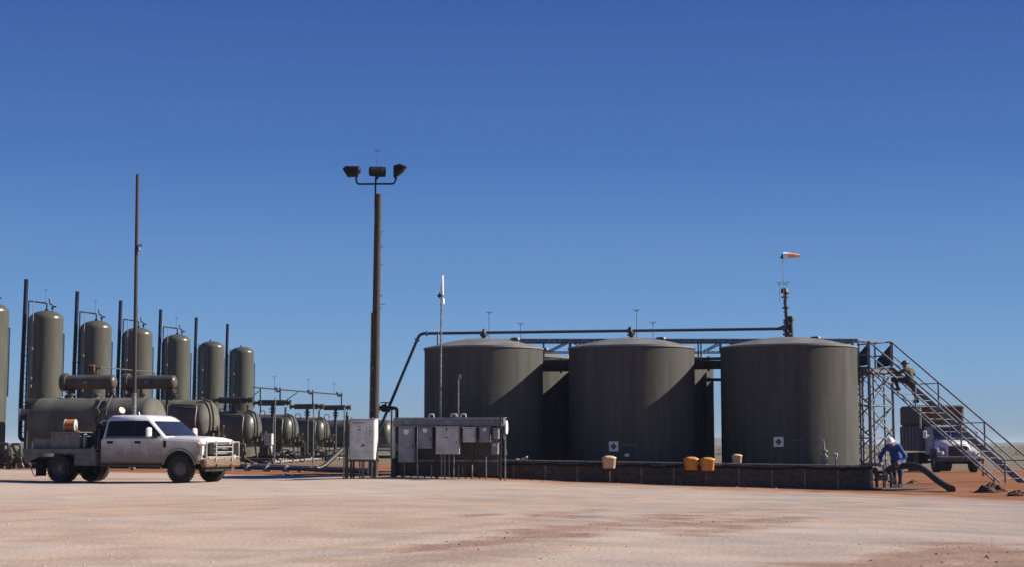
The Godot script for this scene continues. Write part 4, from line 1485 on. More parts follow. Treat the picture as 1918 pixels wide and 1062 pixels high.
func make_rack() -> void:
	var gmid := on_ground(P(842, 885, 51.0))
	var L := on_ground(P(748, 885, 51.3)); var R := on_ground(P(936, 890, 50.7))
	var t := thing("electrical_rack", "steel rack with a sheet roof beam and dark back panels carrying electrical boxes", "equipment rack", L)
	var ax := Vector3(R.x - L.x, 0, R.z - L.z)
	var len := ax.length()
	ax = ax.normalized()
	var turn := atan2(-ax.z, ax.x)
	t.rotation.y = turn
	var b := MB.new()
	var yt := P(842, 783, 51.0).y - L.y
	b.box(Vector3(len * 0.5, yt - 0.13, 0.05), Vector3(len + 0.35, 0.26, 0.30), 0.02)
	obj("roof_beam", b, M.cabinet_dim, t)
	b = MB.new()
	b.box(Vector3(len * 0.5, yt + 0.015, -0.10), Vector3(len + 0.36, 0.02, 0.50), 0.004)
	obj("roof_sheet", b, M.cabinet_grey, t)
	for x in [0.05, len * 0.36, len * 0.72, len - 0.02]:
		b = MB.new()
		b.box(Vector3(x, (yt - 0.26) * 0.5 - 0.1, -0.12), Vector3(0.07, yt - 0.26 + 0.2, 0.07), 0.008)
		obj("post", b, M.brown_pipe, t)
	for q in [[-0.04, 0.16], [0.165, 0.40], [0.405, 0.62], [0.78, 0.97]]:
		b = MB.new()
		b.box(Vector3(len * (q[0] + q[1]) * 0.5, yt * 0.45, -0.20), Vector3(len * (q[1] - q[0]), yt * 0.84, 0.03), 0.004)
		obj("back_panel", b, M.brown_panel, t)
	b = MB.new()
	b.box(Vector3(len * 0.70, yt * 0.44, -0.19), Vector3(len * 0.17, yt * 0.5, 0.03), 0.004)
	obj("back_panel", b, M.brown_panel, t)
	for q in [0.28, 0.62, 0.9]:
		b = MB.new()
		b.bar(Vector3(0, yt * q, -0.15), Vector3(len, yt * q, -0.15), 0.04, 0.04)
		obj("strut", b, M.galvanised, t)
	for q in [0.085, 0.50, 0.915]:
		b = MB.new()
		b.box(Vector3(len * q, yt - 0.13, 0.203), Vector3(0.17, 0.14, 0.005))
		obj("label_plate", b, M.print_grey if q < 0.9 else M.galvanised, t)
	for q in [0.30, 0.52, 0.53, 0.62]:
		b = MB.new()                                       # little fittings along the top
		b.path(bend([Vector3(len * q, yt, 0.1), Vector3(len * q, yt + 0.13, 0.1), Vector3(len * q + 0.16, yt + 0.13, 0.1), Vector3(len * q + 0.16, yt + 0.02, 0.1)], 0.05), 0.025, 8)
		obj("conduit_loop", b, M.cabinet_pale, t)
	for x in 13:
		b = MB.new()                                       # conduits dropping into the ground
		var xx := len * (0.05 + x * 0.068)
		var hh := yt * (0.16 if x % 3 else 0.3)
		b.tube(Vector3(xx, -0.1, 0.02), Vector3(xx, hh + 0.1, 0.02), 0.022 if x % 2 else 0.03, 0.022, 6)
		obj("conduit", b, [M.galvanised, M.rust, M.pale_pipe, M.dark_pipe][x % 4], t)
	# cabinets hung on it: x0, x1, y0, y1 in photo pixels
	var boxes := [[745, 776, 799, 866, 0.28, M.cabinet_grey, true, "tall grey electrical cabinet at the left end of the rack"],
		[782, 809, 800, 840, 0.2, M.cabinet_grey, true, "grey electrical box with a white sticker between the tall cabinet and the square one"],
		[815, 859.5, 800, 850.5, 0.3, M.cabinet_pale, false, "large square pale electrical box in the middle of the rack"],
		[866, 890.5, 801, 828, 0.16, M.cabinet_pale, false, "small plain pale box above the dark back panel on the rack"],
		[897.5, 917.5, 800, 828, 0.18, M.cabinet_grey, true, "small grey box with a white sticker right of the thin rack post"],
		[923, 934, 803, 822, 0.15, M.cabinet_grey, false, "small grey junction box high at the right end of the rack"],
		[920, 933, 830, 851, 0.15, M.cabinet_grey, true, "small grey box low at the right end of the rack"]]
	for k in boxes.size():
		var q = boxes[k]
		var d: float = 51.3 - (q[0] + q[1] - 1490.0) * 0.5 / 190.0 * 0.6 - 0.28
		var lo := P((q[0] + q[1]) * 0.5, q[3], d)
		var hi := P((q[0] + q[1]) * 0.5, q[2], d)
		var w: float = (q[1] - q[0]) * d / F / cos(turn) * 0.98
		var cb := cabinet("electrical_box", q[7], "electrical box", lo, w, hi.y - lo.y, q[4], turn, q[5], q[6], k, "electrical boxes on the rack")
		if k == 2:
			b = MB.new()
			b.box(Vector3(-0.02, (hi.y - lo.y) * 0.62, 0.024), Vector3(0.13, 0.03, 0.004))
			obj("nameplate", b, M.print_dark, cb)
			b = MB.new()
			b.box(Vector3(-0.02, (hi.y - lo.y) * 0.92, 0.03), Vector3(0.05, 0.08, 0.015), 0.004)
			obj("latch", b, M.print_dark, cb)
			b = MB.new()
			for x in [-0.2, -0.1, 0.05, 0.2]:
				b.tube(Vector3(x, -0.75, -0.1), Vector3(x, 0.0, -0.1), 0.022, 0.022, 6)
			obj("conduit", b, M.galvanised, cb)
	# big pale control cabinet on legs
	var lo := P(677, 861, 50.6); var hi := P(677, 785, 50.6)
	var cb := cabinet("control_cabinet", "large pale control cabinet on legs left of the wooden pole's foot", "electrical cabinet", lo, 0.85, hi.y - lo.y, 0.42, -0.16, M.cabinet_white, false, 2)
	var H := hi.y - lo.y
	b = MB.new()
	b.tube(Vector3(0.05, H * 0.36, 0.02), Vector3(0.05, H * 0.36, 0.06), 0.028, 0.028, 12)
	b.box(Vector3(0.02, H * 0.345, 0.055), Vector3(0.09, 0.022, 0.02), 0.004, Basis(Vector3.BACK, 0.6))
	obj("rotary_handle", b, M.black_metal, cb)
	b = MB.new()
	b.box(Vector3(0.15, H * 0.72, 0.024), Vector3(0.012, 0.26, 0.012), 0.002)
	obj("hinge_strip", b, M.galvanised, cb)
	b = MB.new()
	b.box(Vector3(-0.09, H * 0.745, 0.0235), Vector3(0.11, 0.05, 0.004))
	b.box(Vector3(-0.09, H * 0.82, 0.0235), Vector3(0.09, 0.03, 0.004))
	obj("nameplate", b, M.print_grey, cb)
	b = MB.new()
	for q in [[0.27, 0.80], [0.27, 0.70], [0.25, 0.64], [0.33, 0.42]]:
		b.tube(Vector3(q[0], H * q[1], 0.018), Vector3(q[0], H * q[1], 0.032), 0.018, 0.018, 10)
	obj("pilot_button", b, M.print_dark, cb)
	b = MB.new()
	b.box(Vector3(0, H * 0.20, 0.0235), Vector3(0.76, 0.008, 0.003))
	b.box(Vector3(-0.10, H * 0.91, 0.0235), Vector3(0.42, 0.035, 0.003))
	obj("faded_print", b, M.cabinet_grey, cb)
	b = MB.new()
	b.box(Vector3(-0.37, H + 0.045, -0.1), Vector3(0.05, 0.05, 0.05), 0.01)
	b.box(Vector3(0.33, H + 0.045, -0.1), Vector3(0.05, 0.05, 0.05), 0.01)
	obj("lifting_lug", b, M.galvanised, cb)
	for x in [-0.36, 0.34]:
		for z in [-0.04, -0.36]:
			b = MB.new()
			b.box(Vector3(x, -0.32, z), Vector3(0.06, 0.64, 0.06), 0.005)
			obj("leg", b, M.galvanised if z > -0.2 and x > 0 else M.brown_pipe, cb)
	b = MB.new()
	b.box(Vector3(0, -0.03, -0.2), Vector3(0.94, 0.05, 0.46), 0.006)
	obj("base_frame", b, M.brown_pipe, cb)
	for x in [-0.12, -0.04, 0.02]:
		b = MB.new()
		b.tube(Vector3(x, -0.7, -0.2), Vector3(x, -0.04, -0.2), 0.025, 0.025, 6)
		obj("conduit", b, M.galvanised, cb)
	# stand of dark posts just left of it
	var p := on_ground(P(648, 888, 50.5))
	t = thing("support_post", "dark square post touching the left side of the pale control cabinet", "post", p)
	b = MB.new()
	b.box(Vector3(0, (P(648, 778, 50.5).y - p.y) * 0.5 - 0.1, -0.1), Vector3(0.10, P(648, 778, 50.5).y - p.y + 0.2, 0.10), 0.008)
	obj("post", b, M.brown_pipe, t)
	b = MB.new()
	b.tube(Vector3(-0.08, 0, 0.0), Vector3(-0.08, P(645, 762, 50.5).y - p.y, 0.0), 0.025, 0.022, 8)
	obj("conduit", b, M.galvanised, t)
	# pale insulated riser and pipes between the pole and the rack
	p = on_ground(P(737, 885, 51.4))
	t = thing("insulated_riser", "pale vertical insulated pipe between the wooden pole and the rack", "pipe", p)
	var yl := P(737, 858, 51.4).y - p.y
	var yh := P(737, 791, 51.4).y - p.y
	b = MB.new()
	b.tube(Vector3(0, yl, 0), Vector3(0, yh, 0), 0.072, 0.072, 14)
	b.ball(Vector3(0, yh, 0), Vector3(0.072, 0.06, 0.072), 14, 8)
	obj("jacket", b, M.cabinet_pale, t)
	b = MB.new()
	b.tube(Vector3(0, -0.1, 0), Vector3(0, yl, 0), 0.10, 0.09, 12)
	b.tube(Vector3(-0.08, yl, 0), Vector3(-0.08, yh + 0.4, 0), 0.03, 0.03, 8)
	obj("pipe", b, M.dark_pipe, t)
	b = MB.new()
	for y in [833.0, 838.0, 843.0]:
		var yy := P(730, y, 51.4).y - p.y
		b.tube(Vector3(-0.75, yy, 0.02), Vector3(0.14, yy, 0.02), 0.028, 0.028, 8)
	obj("cross_pipe", b, M.cabinet_grey, t)
	# round sign seen almost edge on, right of the rack
	p = on_ground(P(948, 893, 50.0))
	t = thing("round_sign", "round white sign turned edge on atop a galvanised post", "sign", p, 1.42)
	var ys := P(952, 800, 50.0).y - p.y
	b = MB.new()
	b.box(Vector3(0, (ys + 0.1) * 0.5 - 0.1, -0.03), Vector3(0.07, ys + 0.3, 0.04), 0.006)
	obj("post", b, M.galvanised, t)
	b = MB.new()
	b.tube(Vector3(0, ys, 0.0), Vector3(0, ys, 0.03), 0.22, 0.22, 28)
	obj("disc", b, M.white_plastic, t)
	p = on_ground(P(937.5, 890, 50.2))
	t = thing("square_post", "brown square post standing against the right end of the rack", "post", p)
	b = MB.new()
	var yq := P(937, 778, 50.2).y - p.y
	b.box(Vector3(0, yq * 0.5 - 0.1, 0), Vector3(0.05, yq + 0.2, 0.05), 0.006)
	obj("post", b, M.brown_pipe, t)
	b = MB.new()
	b.tube(Vector3(0.02, yq - 0.2, 0.04), Vector3(0.20, 0.8, 0.04), 0.012, 0.012, 5)
	obj("stay_wire", b, M.galvanised, t)
	# conduit stubs and rubble at the foot of the rack
	var r := RandomNumberGenerator.new()
	r.seed = 8
	var m2 := [[752, 888, 0.10, "reddish clod at the foot of the tall grey cabinet"], [812, 889, 0.10, "brown clod under the square pale box on the rack"], [868, 892, 0.13, "pale rock lying at the foot of the rack"], [938, 893, 0.09, "small pale rock at the foot of the brown square post"]]
	for k in m2.size():
		var g := PG(m2[k][0], m2[k][1])
		var o := obj("rock", rock_mesh(60 + k), M.stone_pale if k > 1 else M.clod_red)
		o.position = g
		o.scale = Vector3(m2[k][2] * 1.5, m2[k][2], m2[k][2])
		o.rotation.y = k * 1.3
		tag(o, m2[k][3], "rock")


# ---------------------------------------------------------------- containment wall and what stands along it
var wall_a := Vector3.ZERO
var wall_b := Vector3.ZERO

func make_wall() -> void:
	var a := on_ground(P(1634, 917, 50.5))
	var e0 := on_ground(P(950, 893, 52.0))
	var dir := (e0 - a); dir.y = 0.0
	var len := dir.length() * 1.16
	dir = dir.normalized()
	wall_a = a; wall_b = a + dir * len
	var turn := atan2(-dir.z, dir.x)
	var t := thing("containment_wall", "low dark steel containment wall of framed panels around the tank battery", "wall", a, turn)
	var n := 13
	var step := len / n
	var topy := func(x: float) -> float:
		return lerp(0.695, 0.885, x / len) - a.y
	var gy := func(x: float) -> float:
		var w := a + dir * x
		return G(w.x, w.z) - a.y
	for k in n:
		var x0 := step * k; var x1 := step * (k + 1)
		var b := MB.new()
		b.flat()
		var m := 14                                     # shallow corrugation
		var pts := []
		for i in m + 1:
			pts.append(Vector2(lerp(x0 + 0.025, x1 - 0.025, i / float(m)), -0.016 if i % 2 else 0.0))
		for i in m:
			var p: Vector2 = pts[i]; var q: Vector2 = pts[i + 1]
			var lo0: float = gy.call(p.x) - 0.08; var lo1: float = gy.call(q.x) - 0.08
			var hi0: float = topy.call(p.x) - 0.03; var hi1: float = topy.call(q.x) - 0.03
			b.quad(Vector3(q.x, lo1, q.y), Vector3(p.x, lo0, p.y), Vector3(p.x, hi0, p.y), Vector3(q.x, hi1, q.y))
			b.quad(Vector3(p.x, lo0, p.y + 0.03), Vector3(q.x, lo1, q.y + 0.03), Vector3(q.x, hi1, q.y + 0.03), Vector3(p.x, hi0, p.y + 0.03))
		obj("panel", b, M.wall_steel, t)
	for k in n + 1:
		var x := step * k
		var b := MB.new()
		var h: float = topy.call(x) - gy.call(x)
		b.box(Vector3(x, gy.call(x) + h * 0.5 - 0.05, 0.012), Vector3(0.05 if k else 0.10, h + 0.06, 0.05), 0.006)
		obj("post", b, M.wall_post if k else M.galvanised, t)
	for k in n:
		var b := MB.new()
		b.bar(Vector3(step * k + 0.01, topy.call(step * k), 0.005), Vector3(step * (k + 1) - 0.01, topy.call(step * (k + 1)), 0.005), 0.045, 0.045, 0.008)
		obj("top_rail", b, M.wall_rail, t)
	for q in [0.10, 0.16]:
		var b := MB.new()
		b.bar(Vector3(0, gy.call(0.0) + q, 0.035), Vector3(len, gy.call(len) + q, 0.035), 0.02, 0.03)
		obj("lower_rail", b, M.wall_post, t)
	# return wall and liner edge behind the corner
	var back := Vector3(1.16, 0, -6.0).normalized()
	var bl := Basis(Vector3.UP, -turn) * back
	var b := MB.new()
	b.bar(Vector3(0, 0.36, 0) + bl * 0.06, Vector3(0, 0.36, 0) + bl * 16.0, 0.04, 0.80)
	obj("return_panel", b, M.wall_steel, t)
	b = MB.new()
	var rng := RandomNumberGenerator.new()
	rng.seed = 6
	var pts := []
	for k in 60:
		pts.append(Vector3(len * k / 59.0, topy.call(len * k / 59.0) - 0.09 + rng.randf_range(-0.03, 0.03), -0.18 + rng.randf_range(-0.05, 0.05)))
	b.path(pts, 0.06, 6)
	obj("liner_edge", b, M.black_metal, t)
	# gravel floor inside the containment
	b = MB.new()
	b.flat()
	var c := [wall_a, wall_b, wall_b + back * 18.0, wall_a + back * 18.0]
	for k in 4:
		c[k].y = 0.16
	c[1].y = 0.34; c[2].y = 0.34
	b.quad(c[0] + back * 0.12, c[3], c[2], c[1] + back * 0.12)
	var o := obj("gravel_floor", b, mat("gravel", Color(0.17, 0.13, 0.10), 0.95, 0.0, noise_tex(0.08, Color(0.5, 0.5, 0.5), Color(1, 1, 1), 71), Vector3(0.8, 0.8, 0.8)))
	o.set_meta("kind", "structure")
	o.set_meta("label", "dark gravel floor inside the containment wall")


func tub(label: String, px: float, py0: float, py1: float, wpx: float, d: float, m: Material, turn: float, lidded: bool) -> void:
	var lo := P(px, py1, d); var hi := P(px, py0, d)
	var h := hi.y - lo.y
	var w := wpx * d / F * 0.5
	var t := thing("spill_tub", label, "spill box", lo, turn, "yellow spill boxes at the wall")
	var b := MB.new()
	var rings := []
	for q in [[0.0, 0.80], [0.04, 0.86], [0.72, 0.96], [0.74, 1.0], [0.80, 1.0]]:
		var p := PackedVector3Array()
		for i in 24:
			var a := TAU * i / 24.0
			var ca := cos(a); var sa := sin(a)
			var r: float = q[1] / pow(pow(abs(ca), 2.7) + pow(abs(sa), 2.7), 1.0 / 2.7)
			p.append(Vector3(ca * r * w * 0.92, q[0] * h, -sa * r * w * 0.8))
		rings.append(p)
	b.loft(rings, true, false)
	b.loft([rings[4], rings[4]], false, true)
	obj("tub", b, m, t)
	if lidded:
		b = MB.new()
		rings = []
		for q in [[0.80, 1.05], [0.86, 1.03], [0.97, 0.55], [1.0, 0.2]]:
			var p := PackedVector3Array()
			for i in 24:
				var a := TAU * i / 24.0
				var ca := cos(a); var sa := sin(a)
				var r: float = q[1] / pow(pow(abs(ca), 2.7) + pow(abs(sa), 2.7), 1.0 / 2.7)
				p.append(Vector3(ca * r * w * 0.92, q[0] * h, -sa * r * w * 0.8))
			rings.append(p)
		b.loft(rings, true, true)
		obj("lid", b, m, t)
		b = MB.new()
		b.box(Vector3(0.0, h * 0.84, w * 0.86), Vector3(w * 0.4, h * 0.06, 0.03), 0.008)
		obj("latch", b, m, t)
	b = MB.new()
	b.tube(Vector3(0, -0.4 if m == M.tub_beige and lidded and px < 1200.0 else -0.1, -0.02), Vector3(0, 0.02, -0.02), 0.045, 0.045, 10)
	b.bar(Vector3(0, 0.06, -w * 0.7), Vector3(0, 0.06, -w * 0.7 - 0.3), 0.06, 0.06)
	obj("drain_pipe", b, M.rust_dark, t)


func make_wall_things() -> void:
	tub("faded beige spill box alone on the wall under the middle tank", 1141, 853, 877, 29, 51.2, M.tub_beige, 0.0, true)
	tub("yellow spill box on the wall, touching its twin from the left", 1295, 855, 880, 30, 50.85, M.tub_yellow, 0.1, true)
	tub("yellow spill box on the wall, with its right side in full sun", 1326, 856, 881, 30, 50.7, M.tub_yellow, -0.1, true)
	tub("small dull yellow spill box behind the wall beside the stairs tank", 1381, 850, 867, 21, 52.0, M.tub_beige, 0.15, true)
	# pale pipe elbow over the wall left of the beige box
	var p := P(976, 872, 52.4)
	var g := on_ground(p)
	var t := thing("pipe_outlet", "pale pipe elbow with an end cap poking above the wall right of the round sign", "pipe", g)
	var yy := P(976, 860, 52.4).y - g.y
	var b := MB.new()
	b.path(bend([Vector3(-0.08, 0, 0), Vector3(0, yy, 0), Vector3(0.2, yy + 0.02, 0)], 0.08), 0.05, 10)
	obj("pipe", b, M.cabinet_pale, t)
	b = MB.new()
	b.flange(Vector3(0.2, yy + 0.02, 0), Vector3.RIGHT, 0.09, 0.06)
	b.box(Vector3(-0.12, yy - 0.01, 0), Vector3(0.12, 0.07, 0.08), 0.02)
	obj("cap", b, M.cabinet_pale, t)
	# little white gauge on a stem near the last tank
	p = P(1566, 852, 52.4)
	g = on_ground(P(1567, 880, 52.4))
	t = thing("gauge_stem", "small white gauge on a thin stem before the sunlit right side of the tank", "gauge", g)
	b = MB.new()
	b.tube(Vector3(0, 0, 0), p - g, 0.02, 0.02, 6)
	obj("stem", b, M.dark_pipe, t)
	b = MB.new()
	b.box(p - g, Vector3(0.14, 0.13, 0.10), 0.02)
	b.box(p - g - Vector3(0, 0.10, 0), Vector3(0.08, 0.08, 0.08), 0.02)
	obj("gauge", b, M.cabinet_pale, t)
	b = MB.new()
	p = P(1595, 875, 52.0)
	g = on_ground(p)
	t = thing("white_bucket", "small white bucket top showing above the wall near its right corner", "bucket", g)
	b.lathe([Vector2(0.10, p.y - g.y - 0.3), Vector2(0.13, p.y - g.y), Vector2(0.13, p.y - g.y + 0.02), Vector2(0.0, p.y - g.y + 0.03)], 16)
	obj("bucket", b, M.cabinet_pale, t)
	b = MB.new()
	b.path([Vector3(-0.13, p.y - g.y, 0), Vector3(-0.08, p.y - g.y + 0.08, 0), Vector3(0.08, p.y - g.y + 0.08, 0), Vector3(0.13, p.y - g.y, 0)], 0.008, 5)
	obj("bail", b, M.galvanised, t)
	# loading valves at the corner, where the man in blue is working
	g = on_ground(P(1652, 915, 50.4))
	t = thing("loading_valve", "rusty loading valves on short risers at the wall's right corner", "valve", g)
	for q in [[-0.12, 0.66, "rust"], [0.12, 0.8, "galvanised"], [0.34, 0.55, "rust_dark"]]:
		b = MB.new()
		b.tube(Vector3(q[0], -0.05, -0.1), Vector3(q[0], q[1], -0.1), 0.05, 0.05, 8)
		b.flange(Vector3(q[0], q[1] * 0.5, -0.1), Vector3.UP, 0.10, 0.06)
		b.flange(Vector3(q[0], q[1] * 0.75, -0.1), Vector3.UP, 0.09, 0.05)
		b.tube(Vector3(q[0], q[1], -0.1), Vector3(q[0] - 0.5, q[1] + 0.02, -0.6), 0.05, 0.05, 8)
		obj("riser", b, M[q[2]], t)
		b = MB.new()
		b.tube(Vector3(q[0], q[1] * 0.6, -0.05), Vector3(q[0], q[1] * 0.6, 0.1), 0.015, 0.015, 6)
		b.tube(Vector3(q[0], q[1] * 0.6, 0.09), Vector3(q[0], q[1] * 0.6, 0.11), 0.09, 0.09, 12)
		obj("handwheel", b, M.galvanised if q[0] > 0 else M.rust, t)
	b = MB.new()
	b.box(Vector3(0.05, 0.40, 0.05), Vector3(0.36, 0.18, 0.2), 0.05)
	obj("pump_body", b, M.olive_pipe, t)
	# green mat and hose
	g = PG(1690, 917)
	var o := obj("spill_mat", MB.new(), M.mat_green)
	b = MB.new()
	b.box(Vector3(0, 0.03, 0), Vector3(1.9, 0.06, 1.1), 0.015)
	o.mesh = b.mesh()
	o.position = g
	o.rotation.y = 0.2
	tag(o, "flat dull green spill mat under the man in blue", "mat")
	var h0 := P(1662, 880, 50.6)
	var pts := [h0, P(1684, 874, 50.2), P(1712, 872, 49.6), P(1734, 881, 49.1), P(1759, 901, 48.6), PG(1784, 921) + Vector3(0, 0.07, 0)]
	var sm := []
	for k in pts.size() - 1:
		var p0: Vector3 = pts[max(k - 1, 0)]; var p1: Vector3 = pts[k]; var p2: Vector3 = pts[k + 1]; var p3: Vector3 = pts[min(k + 2, pts.size() - 1)]
		for j in 6:
			sm.append(p1.cubic_interpolate(p2, p0, p3, j / 6.0))
	sm.append(pts[-1])
	t = thing("loading_hose", "thick black loading hose arching from the valves down to the red ground", "hose", pts[-1])
	for k in sm.size():
		sm[k] -= t.position
	b = MB.new()
	b.path(sm, 0.105, 14)
	obj("hose", b, M.hose, t)
	b = MB.new()
	var dd: Vector3 = (sm[-1] - sm[-2]).normalized()
	b.flange(sm[-1] - dd * 0.06, dd, 0.125, 0.14, 16)
	obj("coupling", b, M.dark_pipe, t)
	# dark heaps of dirt
	for q in [[1858, 921, 0.55, 0.24, "dark heap of dirt on the red ground under the stairs"], [1908, 928, 0.4, 0.14, "small dark heap of dirt at the right edge of the photo"], [1712, 905, 0.25, 0.1, "small reddish lump between the hose and the man in blue"]]:
		b = MB.new()
		var rr := RandomNumberGenerator.new()
		rr.seed = int(q[0])
		var rings := []
		for k in 8:
			var ring := PackedVector3Array()
			var f := 1.0 - k / 7.5
			for i in 18:
				var a := TAU * i / 18.0
				ring.append(Vector3(cos(a) * q[2] * f * rr.randf_range(0.75, 1.25), -0.05 + (q[3] + 0.05) * sin(k / 7.0 * PI / 2) * rr.randf_range(0.8, 1.15), -sin(a) * q[2] * 0.8 * f * rr.randf_range(0.75, 1.25)))
			rings.append(ring)
		b.loft(rings, false, true, false)
		var hp := obj("dirt_heap", b, M.dark_dirt if q[0] > 1800 else M.clod_red)
		hp.position = PG(q[0], q[1])
		tag(hp, q[4], "dirt heap")
	# orange marker stake on the far red ground
	g = on_ground(P(1843, 880, 74.0))
	t = thing("marker_stake", "orange marker stake standing on the red ground behind the stairs", "stake", g)
	b = MB.new()
	b.box(Vector3(0, 0.35, 0), Vector3(0.13, 0.85, 0.06), 0.01)
	obj("stake", b, M.orange, t)
	b = MB.new()
	b.box(Vector3(0, 0.79, 0), Vector3(0.15, 0.06, 0.08), 0.01)
	obj("cap", b, M.rust, t)


# ---------------------------------------------------------------- stairs, platform and tower
var stair_t := Vector3.ZERO
var stair_d := Vector3.ZERO
var stair_w := Vector3.ZERO

func make_stairs() -> void:
	var tr := P(1672, 690, 58.6)                       # top of the right-hand stringer
	var fr := P(1918, 905, 53.4)
	var d := (fr - tr)
	var k := (tr.y - G(fr.x, fr.z) - 0.05) / (tr.y - fr.y)
	fr = tr + d * k * 1.06
	d = fr - tr
	var dh := Vector3(d.x, 0, d.z).normalized()
	var w := Vector3(-dh.z, 0, dh.x)                   # towards the left-hand stringer
	if w.x > 0.0:
		w = -w
	w *= 1.15
	stair_t = tr; stair_d = d; stair_w = w
	var t := thing("steel_stairway", "steel stairway with handrails climbing to a platform beside the right-hand tank", "stairs", Vector3(tr.x, 0, tr.z))
	var o := t.position
	tr -= o
	for s in 2:
		var a := tr + w * s
		var e := a + d
		var b := MB.new()
		if s == 0:
			b.bar(a, e, 0.05, 0.22, 0.006)
		else:                                         # the near side is an open truss of two thin bars
			b.bar(a + Vector3(0, 0.07, 0), e + Vector3(0, 0.07, 0), 0.04, 0.045, 0.006)
			b.bar(a - Vector3(0, 0.07, 0), e - Vector3(0, 0.07, 0), 0.04, 0.045, 0.006)
			for i in 20:
				var q := a.lerp(e, (i + 0.5) / 20.0)
				b.bar(q + Vector3(0, 0.06, 0), q - Vector3(0, 0.06, 0), 0.03, 0.03)
		obj("stringer", b, M.stair_steel, t)
		var up := Vector3(0, 1.0, 0)
		b = MB.new()
		b.bar(a + up, e + up * 0.99, 0.055, 0.06, 0.012)
		obj("top_rail", b, M.stair_steel, t)
		b = MB.new()
		b.bar(a + up * 0.52, e + up * 0.52, 0.045, 0.045, 0.008)
		obj("middle_rail", b, M.stair_steel, t)
		for q in [0.0, 0.365, 0.70, 1.0]:
			var p: Vector3 = a.lerp(e, q)
			b = MB.new()
			b.bar(p, p + up * 0.98, 0.055, 0.05, 0.008)
			obj("rail_post", b, M.stair_steel, t)
			if q > 0.1 and s == 0:
				b = MB.new()
				var back := p + up * 0.95
				var run: float = 0.95 / (abs(d.y) / Vector2(d.x, d.z).length())
				b.bar(back, back - dh * run * 0.94, 0.035, 0.035)
				obj("rail_brace", b, M.stair_steel, t)
	var steps := 19
	for i in steps:
		var p := tr + d * ((i + 0.6) / steps) + w * 0.5
		var b := MB.new()
		var bs := Basis(w.normalized(), Vector3.UP, w.normalized().cross(Vector3.UP))
		for q in 3:
			b.box(p + Vector3(0, 0.03, 0) + dh * (-0.10 + 0.10 * q), Vector3(1.09, 0.022, 0.012), 0.0, bs)
		for q in 3:
			b.box(p + Vector3(0, 0.028, 0) + w.normalized() * (-0.52 + 0.52 * q), Vector3(0.012, 0.018, 0.21), 0.0, bs)
		obj("tread", b, M.stair_steel, t)
	# platform
	var bk := -dh * 1.75
	var b := MB.new()
	var bs2 := Basis(w.normalized(), Vector3.UP, w.normalized().cross(Vector3.UP))
	b.box(tr + w * 0.5 + bk * 0.5 + Vector3(0, -0.02, 0), Vector3(1.35, 0.05, 1.80), 0.01, bs2)
	obj("platform_floor", b, M.dark_pipe, t)
	for s in 2:
		b = MB.new()
		b.bar(tr + w * (s * 1.14 - 0.07) + Vector3(0, -0.07, 0), tr + w * (s * 1.14 - 0.07) + bk + Vector3(0, -0.07, 0), 0.05, 0.26, 0.008)
		obj("platform_beam", b, M.stair_steel, t)
	for q in [0.0, 0.33, 0.66, 1.0]:
		b = MB.new()
		b.bar(tr + bk * q + Vector3(0, -0.12, 0), tr + w + bk * q + Vector3(0, -0.12, 0), 0.07, 0.14, 0.006)
		obj("joist", b, M.stair_steel, t)
	for s in 2:
		var a := tr + w * s
		for y in [0.5, 1.0]:
			b = MB.new()
			b.bar(a + Vector3(0, y, 0), a + bk + Vector3(0, y, 0), 0.055, 0.055, 0.01)
			obj("platform_rail", b, M.stair_steel, t)
		for q in [0.0, 0.5, 1.0]:
			b = MB.new()
			b.bar(a + bk * q, a + bk * q + Vector3(0, 1.0, 0), 0.11 if q == 0.0 else 0.06, 0.08, 0.008)
			obj("platform_post", b, M.stair_steel, t)
		b = MB.new()                                     # sheet guard sloping down along the rail
		var n := bk.normalized()
		var pl := PackedVector3Array([a + Vector3(0, 0.12, 0), a + Vector3(0, 0.93, 0), a + n * 0.78 + Vector3(0, 0.36, 0), a + n * 0.78 + Vector3(0, 0.06, 0)])
		var off := w.normalized() * 0.012
		var r0 := PackedVector3Array(); var r1 := PackedVector3Array()
		for v in pl:
			r0.append(v - off); r1.append(v + off)
		b.loft([r0, r1], true, true, false)
		obj("side_guard", b, M.blue_steel, t)
	# links to the walkway behind the tank
	var we := P(1608, 637, 57.75) - o
	var pc := tr + bk + w * 0.3 + Vector3(0, 1.0, 0)
	for s in 2:
		b = MB.new()
		b.bar(we + Vector3(0, 0, -0.5 * s), (tr + w * (0.0 if s else 1.0) + Vector3(0, 1.0, 0) + bk * (0.0 if s == 0 else 0.15)), 0.06, 0.07, 0.01)
		obj("link_rail", b, M.stair_steel, t)
	b = MB.new()
	b.bar(we + Vector3(0, -1.0, -0.4), pc + Vector3(0, -1.06, 0), 0.8, 0.06)
	obj("link_floor", b, M.dark_pipe, t)
	# tower legs, bracing and the pipes that run down through it
	var legs := [tr, tr + w, tr + bk, tr + w + bk]
	for a in legs:
		b = MB.new()
		b.bar(a + Vector3(0, -0.1, 0), Vector3(a.x, G(a.x + o.x, a.z + o.z) - 0.1, a.z), 0.085, 0.085, 0.008)
		obj("leg", b, M.stair_steel, t)
	var pairs := [[0, 1], [2, 3], [0, 2], [1, 3]]
